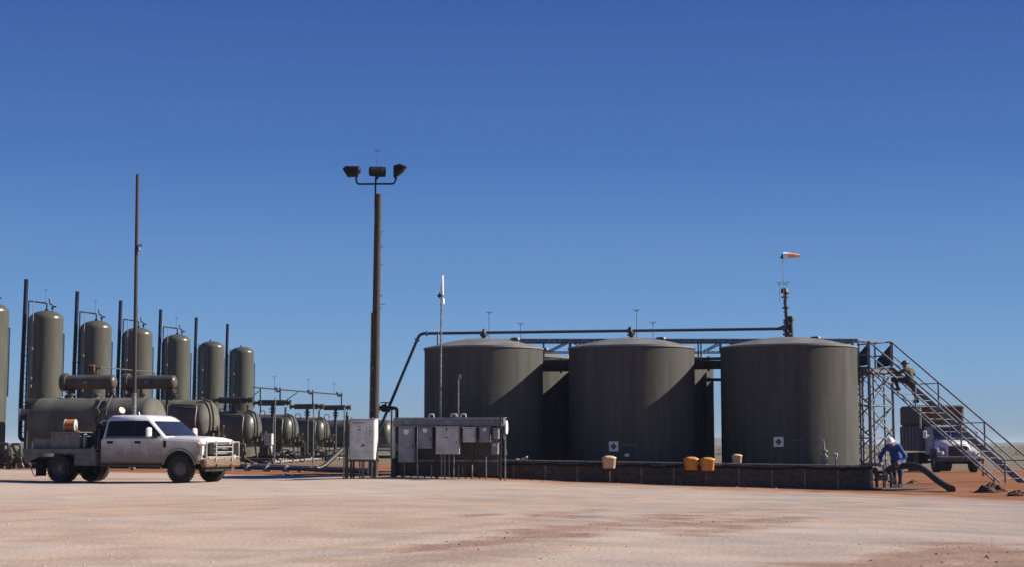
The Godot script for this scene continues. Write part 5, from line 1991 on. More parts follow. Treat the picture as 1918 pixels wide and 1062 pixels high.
	for pr in pairs:
		var a: Vector3 = legs[pr[0]]; var c: Vector3 = legs[pr[1]]
		for j in 3:
			var y0 := tr.y - 0.2 - j * 1.2
			b = MB.new()
			b.bar(Vector3(a.x, y0, a.z), Vector3(c.x, y0 - 1.15, c.z), 0.04, 0.04)
			obj("cross_brace", b, M.stair_steel, t)
			b = MB.new()
			b.bar(Vector3(c.x, y0, c.z), Vector3(a.x, y0 - 1.15, a.z), 0.04, 0.04)
			obj("cross_brace", b, M.stair_steel, t)
			b = MB.new()
			b.bar(Vector3(a.x, y0 - 1.18, a.z), Vector3(c.x, y0 - 1.18, c.z), 0.05, 0.05)
			obj("girt", b, M.stair_steel, t)
	for q in [[0.25, 0.4], [0.55, 0.3], [0.8, 0.55], [0.3, 0.85], [0.7, 0.8], [0.1, 0.65], [0.95, 0.25], [0.5, 0.55], [0.15, 0.15]]:
		var a: Vector3 = tr + w * q[0] + bk * q[1]
		b = MB.new()
		b.tube(a - Vector3(0, 0.15, 0), Vector3(a.x, 0.0, a.z), 0.04, 0.04, 8)
		obj("down_pipe", b, M.stair_steel, t)
	b = MB.new()
	var a2 := tr + d * 0.0
	b.bar(Vector3(a2.x, tr.y - 2.2, a2.z), tr + bk + Vector3(0, -3.6, 0), 0.04, 0.04)
	obj("cross_brace", b, M.stair_steel, t)


# ---------------------------------------------------------------- people
func figure(parent: Node3D, bones: Array, cell: float) -> void:
	# bones: [from, to, radius from, radius to, colour]; one smooth skin over all of them (surface nets)
	var lo := Vector3(1e9, 1e9, 1e9); var hi := -lo
	for q in bones:
		for p in 2:
			lo = lo.min(q[p] - Vector3.ONE * (q[2 + p] + 0.05)); hi = hi.max(q[p] + Vector3.ONE * (q[2 + p] + 0.05))
	var n := Vector3i(((hi - lo) / cell).ceil()) + Vector3i.ONE
	var f := PackedFloat32Array(); f.resize(n.x * n.y * n.z); f.fill(1.0)
	var sum := PackedFloat32Array(); sum.resize(f.size())
	var k := 34.0
	for q in bones:
		var a: Vector3 = q[0]; var c: Vector3 = q[1]
		var m: float = max(q[2], q[3]) + 0.10
		var i0 := Vector3i(((a.min(c) - Vector3.ONE * m - lo) / cell).max(Vector3.ZERO).floor())
		var i1 := Vector3i((((a.max(c) + Vector3.ONE * m - lo) / cell).ceil()).min(Vector3(n - Vector3i.ONE)))
		var ac := c - a
		var l2: float = max(ac.length_squared(), 1e-6)
		for z in range(i0.z, i1.z + 1):
			for y in range(i0.y, i1.y + 1):
				for x in range(i0.x, i1.x + 1):
					var p := lo + Vector3(x, y, z) * cell
					var t: float = clamp((p - a).dot(ac) / l2, 0.0, 1.0)
					var dd: float = p.distance_to(a + ac * t) - lerp(q[2], q[3], t)
					sum[(z * n.y + y) * n.x + x] += exp(-k * dd)
	for i in f.size():
		f[i] = -log(sum[i]) / k if sum[i] > 1e-6 else 0.5
	var b := MB.new()
	var verts := {}
	var corner := [Vector3i(0, 0, 0), Vector3i(1, 0, 0), Vector3i(0, 1, 0), Vector3i(1, 1, 0), Vector3i(0, 0, 1), Vector3i(1, 0, 1), Vector3i(0, 1, 1), Vector3i(1, 1, 1)]
	var edges := [[0, 1], [2, 3], [4, 5], [6, 7], [0, 2], [1, 3], [4, 6], [5, 7], [0, 4], [1, 5], [2, 6], [3, 7]]
	for z in n.z - 1:
		for y in n.y - 1:
			for x in n.x - 1:
				var base := (z * n.y + y) * n.x + x
				if f[base] > cell * 3.0 or f[base] < -cell * 3.0:
					continue
				var v := []
				var neg := 0
				for cc in corner:
					var g := f[base + (cc.z * n.y + cc.y) * n.x + cc.x]
					v.append(g)
					if g < 0.0:
						neg += 1
				if neg == 0 or neg == 8:
					continue
				var s := Vector3.ZERO; var cnt := 0
				for e in edges:
					if (v[e[0]] < 0.0) != (v[e[1]] < 0.0):
						var tt: float = v[e[0]] / (v[e[0]] - v[e[1]])
						s += Vector3(corner[e[0]]).lerp(Vector3(corner[e[1]]), tt); cnt += 1
				verts[base] = lo + (Vector3(x, y, z) + s / cnt) * cell
	var dxyz := [1, n.x, n.x * n.y]
	b.smooth()
	var paint := func(p: Vector3) -> Color:
		var best := 1e9; var col := Color.WHITE
		for q in bones:
			var ac: Vector3 = q[1] - q[0]
			var t: float = clamp((p - q[0]).dot(ac) / max(ac.length_squared(), 1e-6), 0.0, 1.0)
			var dd: float = p.distance_to(q[0] + ac * t) - lerp(q[2], q[3], t)
			if dd < best:
				best = dd; col = q[4]
		return col
	for base in verts:
		for ax in 3:
			var s1: int = dxyz[(ax + 1) % 3]; var s2: int = dxyz[(ax + 2) % 3]
			var nb: int = base + dxyz[ax]
			if nb >= f.size() or (f[base] < 0.0) == (f[nb] < 0.0):
				continue
			var ids := [base, base - s1, base - s1 - s2, base - s2]
			var ok := true
			for i in ids:
				if not verts.has(i):
					ok = false
			if not ok:
				continue
			if f[base] > 0.0:
				ids.reverse()
			for tri in [[0, 1, 2], [0, 2, 3]]:
				for w in [tri[0], tri[2], tri[1]]:
					var p: Vector3 = verts[ids[w]]
					b.col = paint.call(p)
					b.v(p)
	obj("body", b, M.clothing, parent)


func hand(bones: Array, wrist: Vector3, dir: Vector3, thumb: Vector3, col: Color) -> void:
	# palm, four curled fingers and a thumb
	var side := dir.cross(thumb).normalized()
	var palm := wrist + dir * 0.085
	bones.append([wrist, palm, 0.026, 0.032, col])
	for k in 4:
		var o := (k - 1.5) * 0.021
		var l: float = [0.066, 0.078, 0.072, 0.055][k]
		var root := palm + thumb * -o + dir * 0.012
		var mid := root + dir * l * 0.55 + side * 0.012
		bones.append([root, mid, 0.010, 0.009, col])
		bones.append([mid, mid + dir * l * 0.25 + side * 0.034, 0.009, 0.008, col])
	var tb := wrist + dir * 0.03 + thumb * 0.03
	bones.append([tb, tb + thumb * 0.03 + dir * 0.025, 0.012, 0.010, col])
	bones.append([tb + thumb * 0.03 + dir * 0.025, tb + thumb * 0.035 + dir * 0.06 + side * 0.02, 0.010, 0.008, col])


func face(parent: Node3D, c: Vector3, fwd: Vector3) -> void:
	# eyes set into the head
	var right := fwd.cross(Vector3.UP).normalized()
	var up := right.cross(fwd)
	for s in [-1, 1]:
		var b := MB.new()
		b.ball(c + fwd * 0.088 + right * (0.032 * s) + up * 0.01, Vector3(0.014, 0.010, 0.012), 8, 5)
		obj("eye", b, M.print_dark, parent)


func hat(parent: Node3D, c: Vector3, up: Vector3, fwd: Vector3, m: Material) -> void:
	var right := fwd.cross(up).normalized()
	var bs := Basis(right, up, -fwd)
	var b := MB.new()
	var prof := [Vector2(0.150, 0.0), Vector2(0.152, 0.008), Vector2(0.122, 0.016)]
	for k in 8:
		var a := PI / 2 * k / 7.0
		prof.append(Vector2(0.120 * cos(a), 0.02 + 0.115 * sin(a)))
	b.lathe(prof, 24, Transform3D(bs.scaled_local(Vector3(0.95, 1, 1.12)), c))
	obj("hard_hat", b, m, parent)


func make_people() -> void:
	var blue := Color(0.02, 0.075, 0.31); var boot := Color(0.03, 0.025, 0.022); var skin := Color(0.34, 0.18, 0.12); var glove := Color(0.30, 0.27, 0.22)
	var pants := Color(0.045, 0.05, 0.075)
	# man in blue, bent over the valves, facing left
	var g := PG(1680, 916)
	g.y += 0.055
	var t := thing("person", "person in blue coveralls and white hard hat bending over the loading valves", "person", g, 0.95)
	var B := []
	var hip := Vector3(0.10, 0.90, 0); var chest := Vector3(-0.14, 1.25, 0.0); var neck := Vector3(-0.28, 1.36, 0.0)
	B.append([hip, Vector3(0.0, 1.06, 0), 0.16, 0.155, blue])
	B.append([Vector3(0.0, 1.06, 0), chest, 0.155, 0.17, blue])
	B.append([chest + Vector3(-0.03, 0.03, 0.13), chest + Vector3(-0.03, 0.03, -0.13), 0.10, 0.10, blue])
	B.append([neck, Vector3(-0.33, 1.41, 0.0), 0.062, 0.06, skin])
	B.append([Vector3(-0.36, 1.46, 0.0), Vector3(-0.38, 1.40, 0.0), 0.098, 0.075, skin])
	B.append([Vector3(-0.47, 1.41, 0.0), Vector3(-0.48, 1.40, 0.0), 0.016, 0.012, skin])
	for s in [-1.0, 1.0]:
		var kx: float = 0.04 if s > 0 else 0.16
		var fx: float = -0.02 if s > 0 else 0.24
		B.append([hip + Vector3(0, -0.04, 0.10 * s), Vector3(kx, 0.50, 0.13 * s), 0.105, 0.075, pants.lerp(blue, 0.35)])
		B.append([Vector3(kx, 0.50, 0.13 * s), Vector3(fx + 0.04, 0.12, 0.14 * s), 0.072, 0.055, pants])
		B.append([Vector3(fx + 0.04, 0.14, 0.14 * s), Vector3(fx + 0.04, 0.05, 0.14 * s), 0.055, 0.05, boot])
		B.append([Vector3(fx + 0.05, 0.045, 0.14 * s), Vector3(fx - 0.14, 0.04, 0.16 * s), 0.048, 0.04, boot])
		var sh := chest + Vector3(-0.05, 0.04, 0.21 * s)
		var el := Vector3(-0.24 - 0.05 * s, 0.99, 0.44 * s)
		var wr := Vector3(-0.44 - 0.05 * s, 0.80, 0.34 * s)
		B.append([sh, el, 0.075, 0.056, blue])
		B.append([el, wr, 0.056, 0.042, blue])
		hand(B, wr, (Vector3(-0.75, -0.5, -0.25 * s)).normalized(), Vector3(0.0, 0.9, -0.3 * s).normalized(), glove)
	figure(t, B, 0.017)
	hat(t, Vector3(-0.385, 1.465, 0), Vector3(-0.38, 0.92, 0).normalized(), Vector3(-0.92, -0.38, 0).normalized(), M.hard_hat)
	face(t, Vector3(-0.375, 1.44, 0), Vector3(-0.95, -0.3, 0).normalized())

	# man climbing the stairs, bent forward with both hands on the rails
	var dn := stair_d.normalized()
	var dh := Vector3(dn.x, 0, dn.z).normalized()
	var wn := stair_w.normalized()
	var feet := stair_t + stair_d * ((5.5 + 0.6) / 19.0) + stair_w * 0.80
	feet.y += 0.05
	t = thing("person", "person in drab clothes climbing the upper stairs with hands on the rails", "person", feet)
	var drab := Color(0.085, 0.078, 0.058); var dark := Color(0.05, 0.05, 0.052)
	B = []
	var up := -dh                                     # the way he faces, up the flight
	hip = up * 0.16 + Vector3(0, 0.76, 0); chest = up * 0.27 + Vector3(0, 1.13, 0)
	B.append([hip, hip.lerp(chest, 0.5), 0.135, 0.13, drab])
	B.append([hip.lerp(chest, 0.5), chest, 0.13, 0.14, drab])
	B.append([chest + wn * 0.12 + Vector3(0, 0.03, 0), chest - wn * 0.12 + Vector3(0, 0.03, 0), 0.10, 0.10, drab])
	B.append([chest + up * 0.08 + Vector3(0, 0.12, 0), chest + up * 0.12 + Vector3(0, 0.18, 0), 0.062, 0.06, skin])
	B.append([chest + up * 0.15 + Vector3(0, 0.27, 0), chest + up * 0.18 + Vector3(0, 0.21, 0), 0.095, 0.075, skin])
	var tread: float = abs(stair_d.y) / 19.0
	var run: float = Vector2(stair_d.x, stair_d.z).length() / 19.0
	for s in [-1.0, 1.0]:
		var ft: Vector3 = wn * 0.12 * s + (up * run + Vector3(0, tread, 0)) * (2.0 if s > 0 else 0.0)
		var kn: Vector3 = ft + up * (0.20 if s > 0 else 0.12) + Vector3(0, 0.42 if s > 0 else 0.40, 0)
		B.append([hip + wn * 0.09 * s, kn, 0.10, 0.072, dark])
		B.append([kn, ft + Vector3(0, 0.12, 0), 0.07, 0.055, dark])
		B.append([ft + Vector3(0, 0.045, 0) - up * 0.05, ft + up * 0.15 + Vector3(0, 0.04, 0), 0.048, 0.042, boot])
		var sh: Vector3 = chest + wn * 0.19 * s + Vector3(0, 0.03, 0)
		var wr: Vector3 = wn * 0.44 * s + up * 0.52 + Vector3(0, 1.20 if s > 0 else 1.17, 0)
		var el: Vector3 = sh.lerp(wr, 0.5) + wn * 0.08 * s - Vector3(0, 0.10, 0)
		B.append([sh, el, 0.07, 0.054, drab])
		B.append([el, wr, 0.054, 0.04, drab])
		hand(B, wr, (up + Vector3(0, 0.45, 0)).normalized(), -wn * s, glove)
	figure(t, B, 0.018)
	hat(t, chest + up * 0.155 + Vector3(0, 0.285, 0), (Vector3.UP + up * 0.2).normalized(), (up - Vector3.UP * 0.2).normalized(), M.hat_olive)
	face(t, chest + up * 0.17 + Vector3(0, 0.25, 0), up)


# ---------------------------------------------------------------- vehicles
func wheel(t: Node3D, called: String, c: Vector3, r: float, w: float, out: float, dual := false) -> void:
	# axle along local z; out = +1 or -1 for the outer face
	var wh := Node3D.new()
	var nm := called
	var k := 0
	while t.has_node(nm):
		k += 1
		nm = "%s_%03d" % [called, k]
	wh.name = nm
	t.add_child(wh)
	wh.position = c
	var xf := Transform3D(Basis(Vector3.RIGHT, PI / 2 * out))       # lathe axis y -> +-z outward
	var rows := [0.0] if not dual else [0.0, -w - 0.05]
	for o in rows:
		var b := MB.new()
		var h := w * 0.5
		b.lathe([Vector2(r * 0.60, -h * 0.9 + o), Vector2(r * 0.80, -h + o), Vector2(r * 0.94, -h * 0.94 + o), Vector2(r, -h * 0.74 + o), Vector2(r * 1.005, o), Vector2(r, h * 0.74 + o), Vector2(r * 0.94, h * 0.94 + o), Vector2(r * 0.80, h + o), Vector2(r * 0.60, h * 0.9 + o), Vector2(r * 0.56, h * 0.7 + o)], 40, xf)
		b.flat()
		for i in 30:                                                 # tread lugs
			var a := TAU * i / 30.0
			for s in [-1, 1]:
				b.box(xf * Vector3(cos(a + 0.05 * s) * r, s * h * 0.55 + o, sin(a + 0.05 * s) * r), Vector3(0.02, r * 0.11, h * 0.75), 0.0, Basis(Vector3.BACK, -a * -1.0 if out < 0 else a) )
		obj("tyre", b, M.rubber, wh)
	var b := MB.new()
	var h := w * 0.5
	if dual:
		b.lathe([Vector2(r * 0.58, h * 0.75), Vector2(r * 0.55, h * 0.9), Vector2(r * 0.50, h * 0.3), Vector2(r * 0.38, -h * 0.4), Vector2(r * 0.24, -h * 0.45), Vector2(r * 0.22, h * 0.2), Vector2(0.0, h * 0.25)], 32, xf)
	else:
		b.lathe([Vector2(r * 0.58, h * 0.75), Vector2(r * 0.55, h * 0.92), Vector2(r * 0.50, h * 0.5), Vector2(r * 0.40, h * 0.62), Vector2(r * 0.24, h * 0.75), Vector2(r * 0.22, h * 1.02), Vector2(0.0, h * 1.08)], 32, xf)
	obj("rim", b, M.rim_steel, wh)
	b = MB.new()
	for i in 8:
		var a := TAU * i / 8.0
		var y0 := -h * 0.42 if dual else h * 0.60
		b.tube(xf * Vector3(cos(a) * r * 0.31, y0, sin(a) * r * 0.31), xf * Vector3(cos(a) * r * 0.31, y0 + 0.035, sin(a) * r * 0.31), 0.016, 0.014, 6)
	obj("wheel_nut", b, M.galvanised, wh)


func arc2(c: Vector2, r: float, a0: float, a1: float, n: int) -> PackedVector2Array:
	var o := PackedVector2Array()
	for k in n + 1:
		var a := deg_to_rad(lerp(a0, a1, k / float(n)))
		o.append(c + Vector2(cos(a), sin(a)) * r)
	return o


func make_pickup() -> void:
	var at := on_ground(P(337, 905, 46.6))
	var turn := -deg_to_rad(21.0)
	var fwd := Vector3(cos(turn), 0, -sin(turn))
	var side := Vector3(-fwd.z, 0, fwd.x)                     # the truck's right, towards the camera
	at -= side * 0.88                                         # origin midway between the front wheels
	at.y = G(at.x, at.z)
	var t := thing("pickup_truck", "dusty white crew cab flatbed pickup truck parked on the pale pad", "truck", at, turn)
	var wb := 4.25
	var b: MB
	# lower body: one long slab with wheel arch, sides bevelled
	var poly := PackedVector2Array()
	poly.append_array([Vector2(-2.78, 0.56), Vector2(-0.56, 0.56)])
	var arch := arc2(Vector2(0, 0.42), 0.56, 166, 14, 14)
	poly.append_array(arch)
	poly.append_array([Vector2(0.68, 0.60), Vector2(0.73, 0.68), Vector2(0.74, 1.12), Vector2(0.68, 1.24), Vector2(0.50, 1.275), Vector2(-0.35, 1.30), Vector2(-0.55, 1.315), Vector2(-2.70, 1.33), Vector2(-2.79, 1.27)])
	b = MB.new()
	b.prism(poly, -1.0, 1.0, 0.06)
	obj("body", b, M.paint_dusty, t)
	# shoulder of the cab and hood
	b = MB.new()
	var rings := []
	for q in [[0.755, 1.17, 0.90, 1.04], [0.70, 1.275, 0.90, 1.08], [0.55, 1.31, 0.89, 1.10], [0.2, 1.33, 0.90, 1.12], [-0.35, 1.345, 0.90, 1.15], [-0.62, 1.35, 0.90, 1.18]]:
		var p := PackedVector3Array()
		var hw: float = q[2]
		for z in [[hw + 0.07, q[3]], [hw + 0.02, lerp(q[3], q[1], 0.75)], [hw - 0.10, q[1]], [hw * 0.62, q[1] + 0.005], [hw * 0.56, q[1] + 0.035], [0.0, q[1] + 0.05], [-hw * 0.56, q[1] + 0.035], [-hw * 0.62, q[1] + 0.005], [-hw + 0.10, q[1]], [-hw - 0.02, lerp(q[3], q[1], 0.75)], [-hw - 0.07, q[3]]]:
			p.append(Vector3(q[0], z[1], z[0]))
		rings.append(p)
	b.loft(rings, true, true)
	obj("hood", b, M.paint_white, t)
	# greenhouse
	b = MB.new()
	rings = []
	for q in [[1.29, -2.77, -0.44, 0.965], [1.34, -2.76, -0.50, 0.95], [1.85, -2.69, -1.10, 0.82], [1.95, -2.65, -1.25, 0.78], [2.0, -2.58, -1.36, 0.70], [2.02, -2.4, -1.6, 0.48]]:
		var p := PackedVector3Array()
		var x0: float = q[1]; var x1: float = q[2]; var hw: float = q[3]
		var r := 0.07
		for c in [[x1, hw, -1, -1, true], [x0, hw, 1, -1, true], [x0, -hw, 1, 1, false], [x1, -hw, -1, 1, false]]:
			pass
		var bow := 0.10 * (x1 - x0) / 2.2
		for v in [Vector3(x1 + bow, q[0], 0), Vector3(x1 + bow * 0.8, q[0], -hw * 0.5), Vector3(x1 - 0.02, q[0], -hw + r), Vector3(x1 - r, q[0], -hw), Vector3(x0 + r, q[0], -hw), Vector3(x0, q[0], -hw + r), Vector3(x0, q[0], 0), Vector3(x0, q[0], hw - r), Vector3(x0 + r, q[0], hw), Vector3(x1 - r, q[0], hw), Vector3(x1 - 0.02, q[0], hw - r), Vector3(x1 + bow * 0.8, q[0], hw * 0.5)]:
			p.append(v)
		p.reverse()
		rings.append(p)
	b.loft(rings, true, true)
	var cab := obj("cab", b, M.paint_white, t)
	# side glass: panes laid 6 mm proud of the pillars
	var on_side := func(x: float, y: float, s: float, off: float) -> Vector3:
		var f: float = (y - 1.34) / (1.85 - 1.34)
		return Vector3(x, y, s * (lerp(0.95, 0.82, f) + off))
	for s in [-1.0, 1.0]:
		for q in [[[-2.62, 1.36], [-1.66, 1.36], [-1.66, 1.84], [-2.54, 1.84], [-2.60, 1.78]], [[-1.57, 1.36], [-0.66, 1.36], [-0.70, 1.43], [-1.19, 1.83], [-1.26, 1.84], [-1.57, 1.84]]]:
			var r0 := PackedVector3Array(); var r1 := PackedVector3Array()
			for v in q:
				r0.append(on_side.call(v[0], v[1], s, -0.012)); r1.append(on_side.call(v[0], v[1], s, 0.007))
			if s < 0.0:
				r0.reverse(); r1.reverse()
			b = MB.new()
			b.loft([r0, r1], true, true, false)
			obj("side_window", b, M.glass_dark, cab)
		b = MB.new()                                    # black pillar between the panes, and the belt moulding
		b.loft([PackedVector3Array([on_side.call(-1.655, 1.36, s, 0.0), on_side.call(-1.575, 1.36, s, 0.0), on_side.call(-1.575, 1.84, s, 0.0), on_side.call(-1.655, 1.84, s, 0.0)]), PackedVector3Array([on_side.call(-1.655, 1.36, s, 0.005), on_side.call(-1.575, 1.36, s, 0.005), on_side.call(-1.575, 1.84, s, 0.005), on_side.call(-1.655, 1.84, s, 0.005)])], true, true, false)
		obj("door_pillar", b, M.black_metal, cab)
		b = MB.new()
		b.bar(Vector3(-2.68, 1.335, s * 0.962), Vector3(-0.62, 1.335, s * 0.962), 0.012, 0.018)
		obj("belt_moulding", b, M.black_metal, cab)
	# windscreen on the raked front, split so that it follows the bow
	b = MB.new()
	var wl := []
	for f in [0.08, 0.94]:
		var y: float = lerp(1.34, 1.85, f)
		var x: float = lerp(-0.50, -1.10, f)
		var hw: float = lerp(0.95, 0.82, f)
		var bow: float = lerp(0.100, 0.066, f)
		var row := PackedVector3Array()
		for v in [[-hw + 0.10, 0.008], [-hw * 0.5, bow * 0.80 + 0.012], [0.0, bow + 0.012], [hw * 0.5, bow * 0.80 + 0.012], [hw - 0.10, 0.008]]:
			row.append(Vector3(x + v[1], y + 0.008, v[0]))
		wl.append(row)
	b.smooth()
	for k in 4:
		b.quad(wl[0][k + 1], wl[0][k], wl[1][k], wl[1][k + 1])
	obj("windscreen", b, M.windscreen, cab)
	b = MB.new()
	b.bar(wl[0][0] + Vector3(0.01, -0.01, 0.2), wl[0][2] + Vector3(0.015, 0.05, 0.1), 0.015, 0.015)
	b.bar(wl[0][2] + Vector3(0.01, -0.01, 0.2), wl[0][4] + Vector3(0.03, 0.05, -0.1), 0.015, 0.015)
	obj("wiper", b, M.black_metal, cab)
	b = MB.new()
	b.tube(Vector3(-2.0, 2.0, 0.1), Vector3(-2.04, 2.12, 0.1), 0.02, 0.015, 8)
	obj("roof_aerial", b, M.white_plastic, cab)
	# doors, proud of the body
	for s in [-1.0, 1.0]:
		for q in [[[-2.62, 0.68], [-2.40, 0.62], [-1.64, 0.62], [-1.64, 1.30], [-2.66, 1.30], [-2.66, 0.95]], [[-1.60, 0.62], [-0.62, 0.62], [-0.62, 1.29], [-1.60, 1.30]]]:
			var pl := PackedVector2Array()
			for v in q:
				pl.append(Vector2(v[0], v[1]))
			b = MB.new()
			b.prism(pl, min(s * 0.99, s * 1.012), max(s * 0.99, s * 1.012), 0.006)
			var dr := obj("door", b, M.paint_dusty, t)
			b = MB.new()
			var hx: float = q[0][0] + (0.20 if q[0][0] < -2 else 0.16)
			b.box(Vector3(hx, 1.20, s * 1.022), Vector3(0.19, 0.045, 0.03), 0.012)
			b.box(Vector3(hx, 1.195, s * 1.013), Vector3(0.22, 0.075, 0.006), 0.002)
			obj("handle", b, M.black_metal, dr)
		b = MB.new()                                    # fender vent, wheel-arch lip, step board
		b.box(Vector3(-0.50, 1.14, s * 1.006), Vector3(0.10, 0.20, 0.016), 0.006)
		obj("fender_vent", b, M.black_metal, t)
		b = MB.new()
		var lip := []
		for v in arc2(Vector2(0, 0.42), 0.565, 168, 12, 16):
			lip.append(Vector3(v.x, v.y, s * 0.99))
		b.path(lip, 0.032, 8)
		obj("arch_lip", b, M.paint_dusty, t)
		b = MB.new()
		var cup := []
		for v in arc2(Vector2(0, 0.42), 0.545, 180, 0, 16):
			cup.append(v)
		b.prism(PackedVector2Array(cup), min(s * 0.55, s * 0.93), max(s * 0.55, s * 0.93))
		obj("wheel_well", b, M.black_metal, t)
		b = MB.new()
		b.box(Vector3(-1.65, 0.50, s * 0.97), Vector3(2.1, 0.07, 0.16), 0.025)
		b.box(Vector3(-0.9, 0.52, s * 0.88), Vector3(0.06, 0.1, 0.2))
		b.box(Vector3(-2.4, 0.52, s * 0.88), Vector3(0.06, 0.1, 0.2))
		obj("step_board", b, M.dust_brown, t)
		b = MB.new()                                    # towing mirror on two arms
		b.tube(Vector3(-0.86, 1.47, s * 0.92), Vector3(-0.88, 1.47, s * 1.14), 0.018, 0.018, 8)
		b.tube(Vector3(-0.86, 1.38, s * 0.98), Vector3(-0.88, 1.40, s * 1.14), 0.018, 0.018, 8)
		b.box(Vector3(-0.85, 1.42, s * 1.0), Vector3(0.16, 0.13, 0.05), 0.02)
		var mr := obj("mirror", b, M.black_metal, t)
		b = MB.new()
		b.box(Vector3(-0.90, 1.49, s * 1.24), Vector3(0.12, 0.29, 0.22), 0.04)
		obj("mirror_shell", b, M.paint_white, mr)
		b = MB.new()
		b.box(Vector3(-0.965, 1.49, s * 1.24), Vector3(0.008, 0.24, 0.17), 0.002)
		obj("mirror_glass", b, M.glass_dark, mr)
	# front end
	b = MB.new()
	b.box(Vector3(0.745, 0.98, 0), Vector3(0.05, 0.46, 1.16), 0.02)
	var gr := obj("grille", b, M.black_metal, t)
	for y in [0.86, 1.0, 1.13]:
		b = MB.new()
		b.box(Vector3(0.775, y, 0), Vector3(0.03, 0.055, 1.12), 0.01)
		obj("grille_bar", b, M.chrome_dull, gr)
	b = MB.new()
	b.ball(Vector3(0.795, 1.0, 0), Vector3(0.012, 0.06, 0.13), 16, 7)
	obj("badge", b, M.print_dark, gr)
	for s in [-1.0, 1.0]:
		b = MB.new()
		b.box(Vector3(0.71, 0.99, s * 0.79), Vector3(0.10, 0.38, 0.36), 0.03)
		var hl := obj("headlight", b, M.paint_white, t)
		b = MB.new()
		b.box(Vector3(0.763, 1.02, s * 0.77), Vector3(0.02, 0.24, 0.26), 0.008)
		obj("lens", b, M.lens, hl)
		b = MB.new()
		b.box(Vector3(0.66, 1.08, s * 0.985), Vector3(0.10, 0.13, 0.03), 0.01)
		obj("side_marker", b, M.amber_lens, hl)
		b = MB.new()
		b.box(Vector3(0.69, 0.76, s * 0.98), Vector3(0.10, 0.18, 0.05), 0.02)
		obj("fog_lamp", b, M.lens, t)
	b = MB.new()
	b.box(Vector3(0.82, 0.58, 0), Vector3(0.20, 0.24, 1.98), 0.05)
	obj("front_bumper", b, M.dust_brown, t)
	b = MB.new()
	b.box(Vector3(0.72, 0.42, 0), Vector3(0.10, 0.18, 1.5), 0.03)
	b.box(Vector3(0.93, 0.50, 0.4), Vector3(0.04, 0.12, 0.06), 0.01)
	b.box(Vector3(0.93, 0.50, -0.4), Vector3(0.04, 0.12, 0.06), 0.01)
	obj("air_dam", b, M.rust_dark, t)
	b = MB.new()                                        # grille guard of square tube
	for s in [-1.0, 1.0]:
		b.box(Vector3(0.93, 0.93, s * 0.46), Vector3(0.045, 0.62, 0.06), 0.012)
		b.bar(Vector3(0.93, 1.20, s * 0.49), Vector3(0.88, 1.20, s * 0.90), 0.04, 0.04, 0.01)
		b.bar(Vector3(0.93, 0.76, s * 0.49), Vector3(0.88, 0.76, s * 0.90), 0.04, 0.04, 0.01)
		b.bar(Vector3(0.88, 0.68, s * 0.91), Vector3(0.88, 1.22, s * 0.91), 0.045, 0.045, 0.01)
	for y in [0.76, 0.91, 1.06, 1.20]:
		b.bar(Vector3(0.935, y, -0.45), Vector3(0.935, y, 0.45), 0.035, 0.035, 0.01)
	obj("grille_guard", b, M.bed_pale, t)
	b = MB.new()
	for s in [-1.0, 1.0]:
		b.box(Vector3(0.86, 1.0, s * 0.66), Vector3(0.10, 0.34, 0.30), 0.03)
	obj("guard_lamp", b, M.black_metal, t)
	# chassis
	b = MB.new()
	for s in [-1.0, 1.0]:
		b.box(Vector3(-2.45, 0.60, s * 0.42), Vector3(6.0, 0.18, 0.08), 0.01)
	b.box(Vector3(-2.5, 0.60, 0), Vector3(0.1, 0.12, 0.8))
	b.tube(Vector3(-wb, 0.42, -0.8), Vector3(-wb, 0.42, 0.8), 0.06, 0.06, 10)
	b.ball(Vector3(-wb, 0.42, 0), Vector3(0.18, 0.18, 0.18))
	b.tube(Vector3(0, 0.42, -0.75), Vector3(0, 0.42, 0.75), 0.05, 0.05, 10)
	b.box(Vector3(-0.3, 0.75, 0), Vector3(1.3, 0.4, 0.9), 0.05)
	b.tube(Vector3(-0.4, 0.5, 0), Vector3(-wb, 0.48, 0), 0.05, 0.05, 10)
	obj("chassis", b, M.rust_dark, t)
	for s in [-1.0, 1.0]:
		wheel(t, "wheel", Vector3(0, 0.40, s * 0.86), 0.405, 0.27, s)
		wheel(t, "wheel", Vector3(-wb, 0.40, s * 0.93), 0.405, 0.23, s, true)
	# flatbed
	b = MB.new()
	b.box(Vector3(-4.22, 0.985, 0), Vector3(2.62, 0.05, 2.10), 0.008)
	var deck := obj("deck", b, M.bed_steel, t)
	for s in [-1.0, 1.0]:
		b = MB.new()
		b.box(Vector3(-4.22, 0.93, s * 1.06), Vector3(2.66, 0.15, 0.06), 0.012)
		obj("side_rail", b, M.bed_steel, deck)
		b = MB.new()
		b.box(Vector3(-3.28, 0.70, s * 0.86), Vector3(0.78, 0.42, 0.36), 0.015)
		var bx := obj("underbody_box", b, M.bed_steel, t)
		b = MB.new()
		b.box(Vector3(-3.28, 0.70, s * 1.046), Vector3(0.70, 0.34, 0.014), 0.005)
		b.box(Vector3(-3.28, 0.80, s * 1.06), Vector3(0.10, 0.06, 0.02), 0.006)
		obj("box_door", b, M.bed_steel, bx)
		b = MB.new()
		b.box(Vector3(-3.06, 1.20, s * 0.72), Vector3(0.09, 0.95, 0.09), 0.015)
		obj("rack_post", b, M.bed_steel, t)
		b = MB.new()                                    # skirt that tapers to the tail
		b.prism(PackedVector2Array([Vector2(-5.52, 0.855), Vector2(-4.86, 0.855), Vector2(-4.86, 0.80), Vector2(-5.40, 0.56), Vector2(-5.50, 0.60)]), min(s * 1.0, s * 1.04), max(s * 1.0, s * 1.04))
		obj("tail_skirt", b, M.bed_steel, t)
		b = MB.new()
		b.box(Vector3(-5.56, 0.92, s * 0.8), Vector3(0.02, 0.1, 0.3), 0.006)
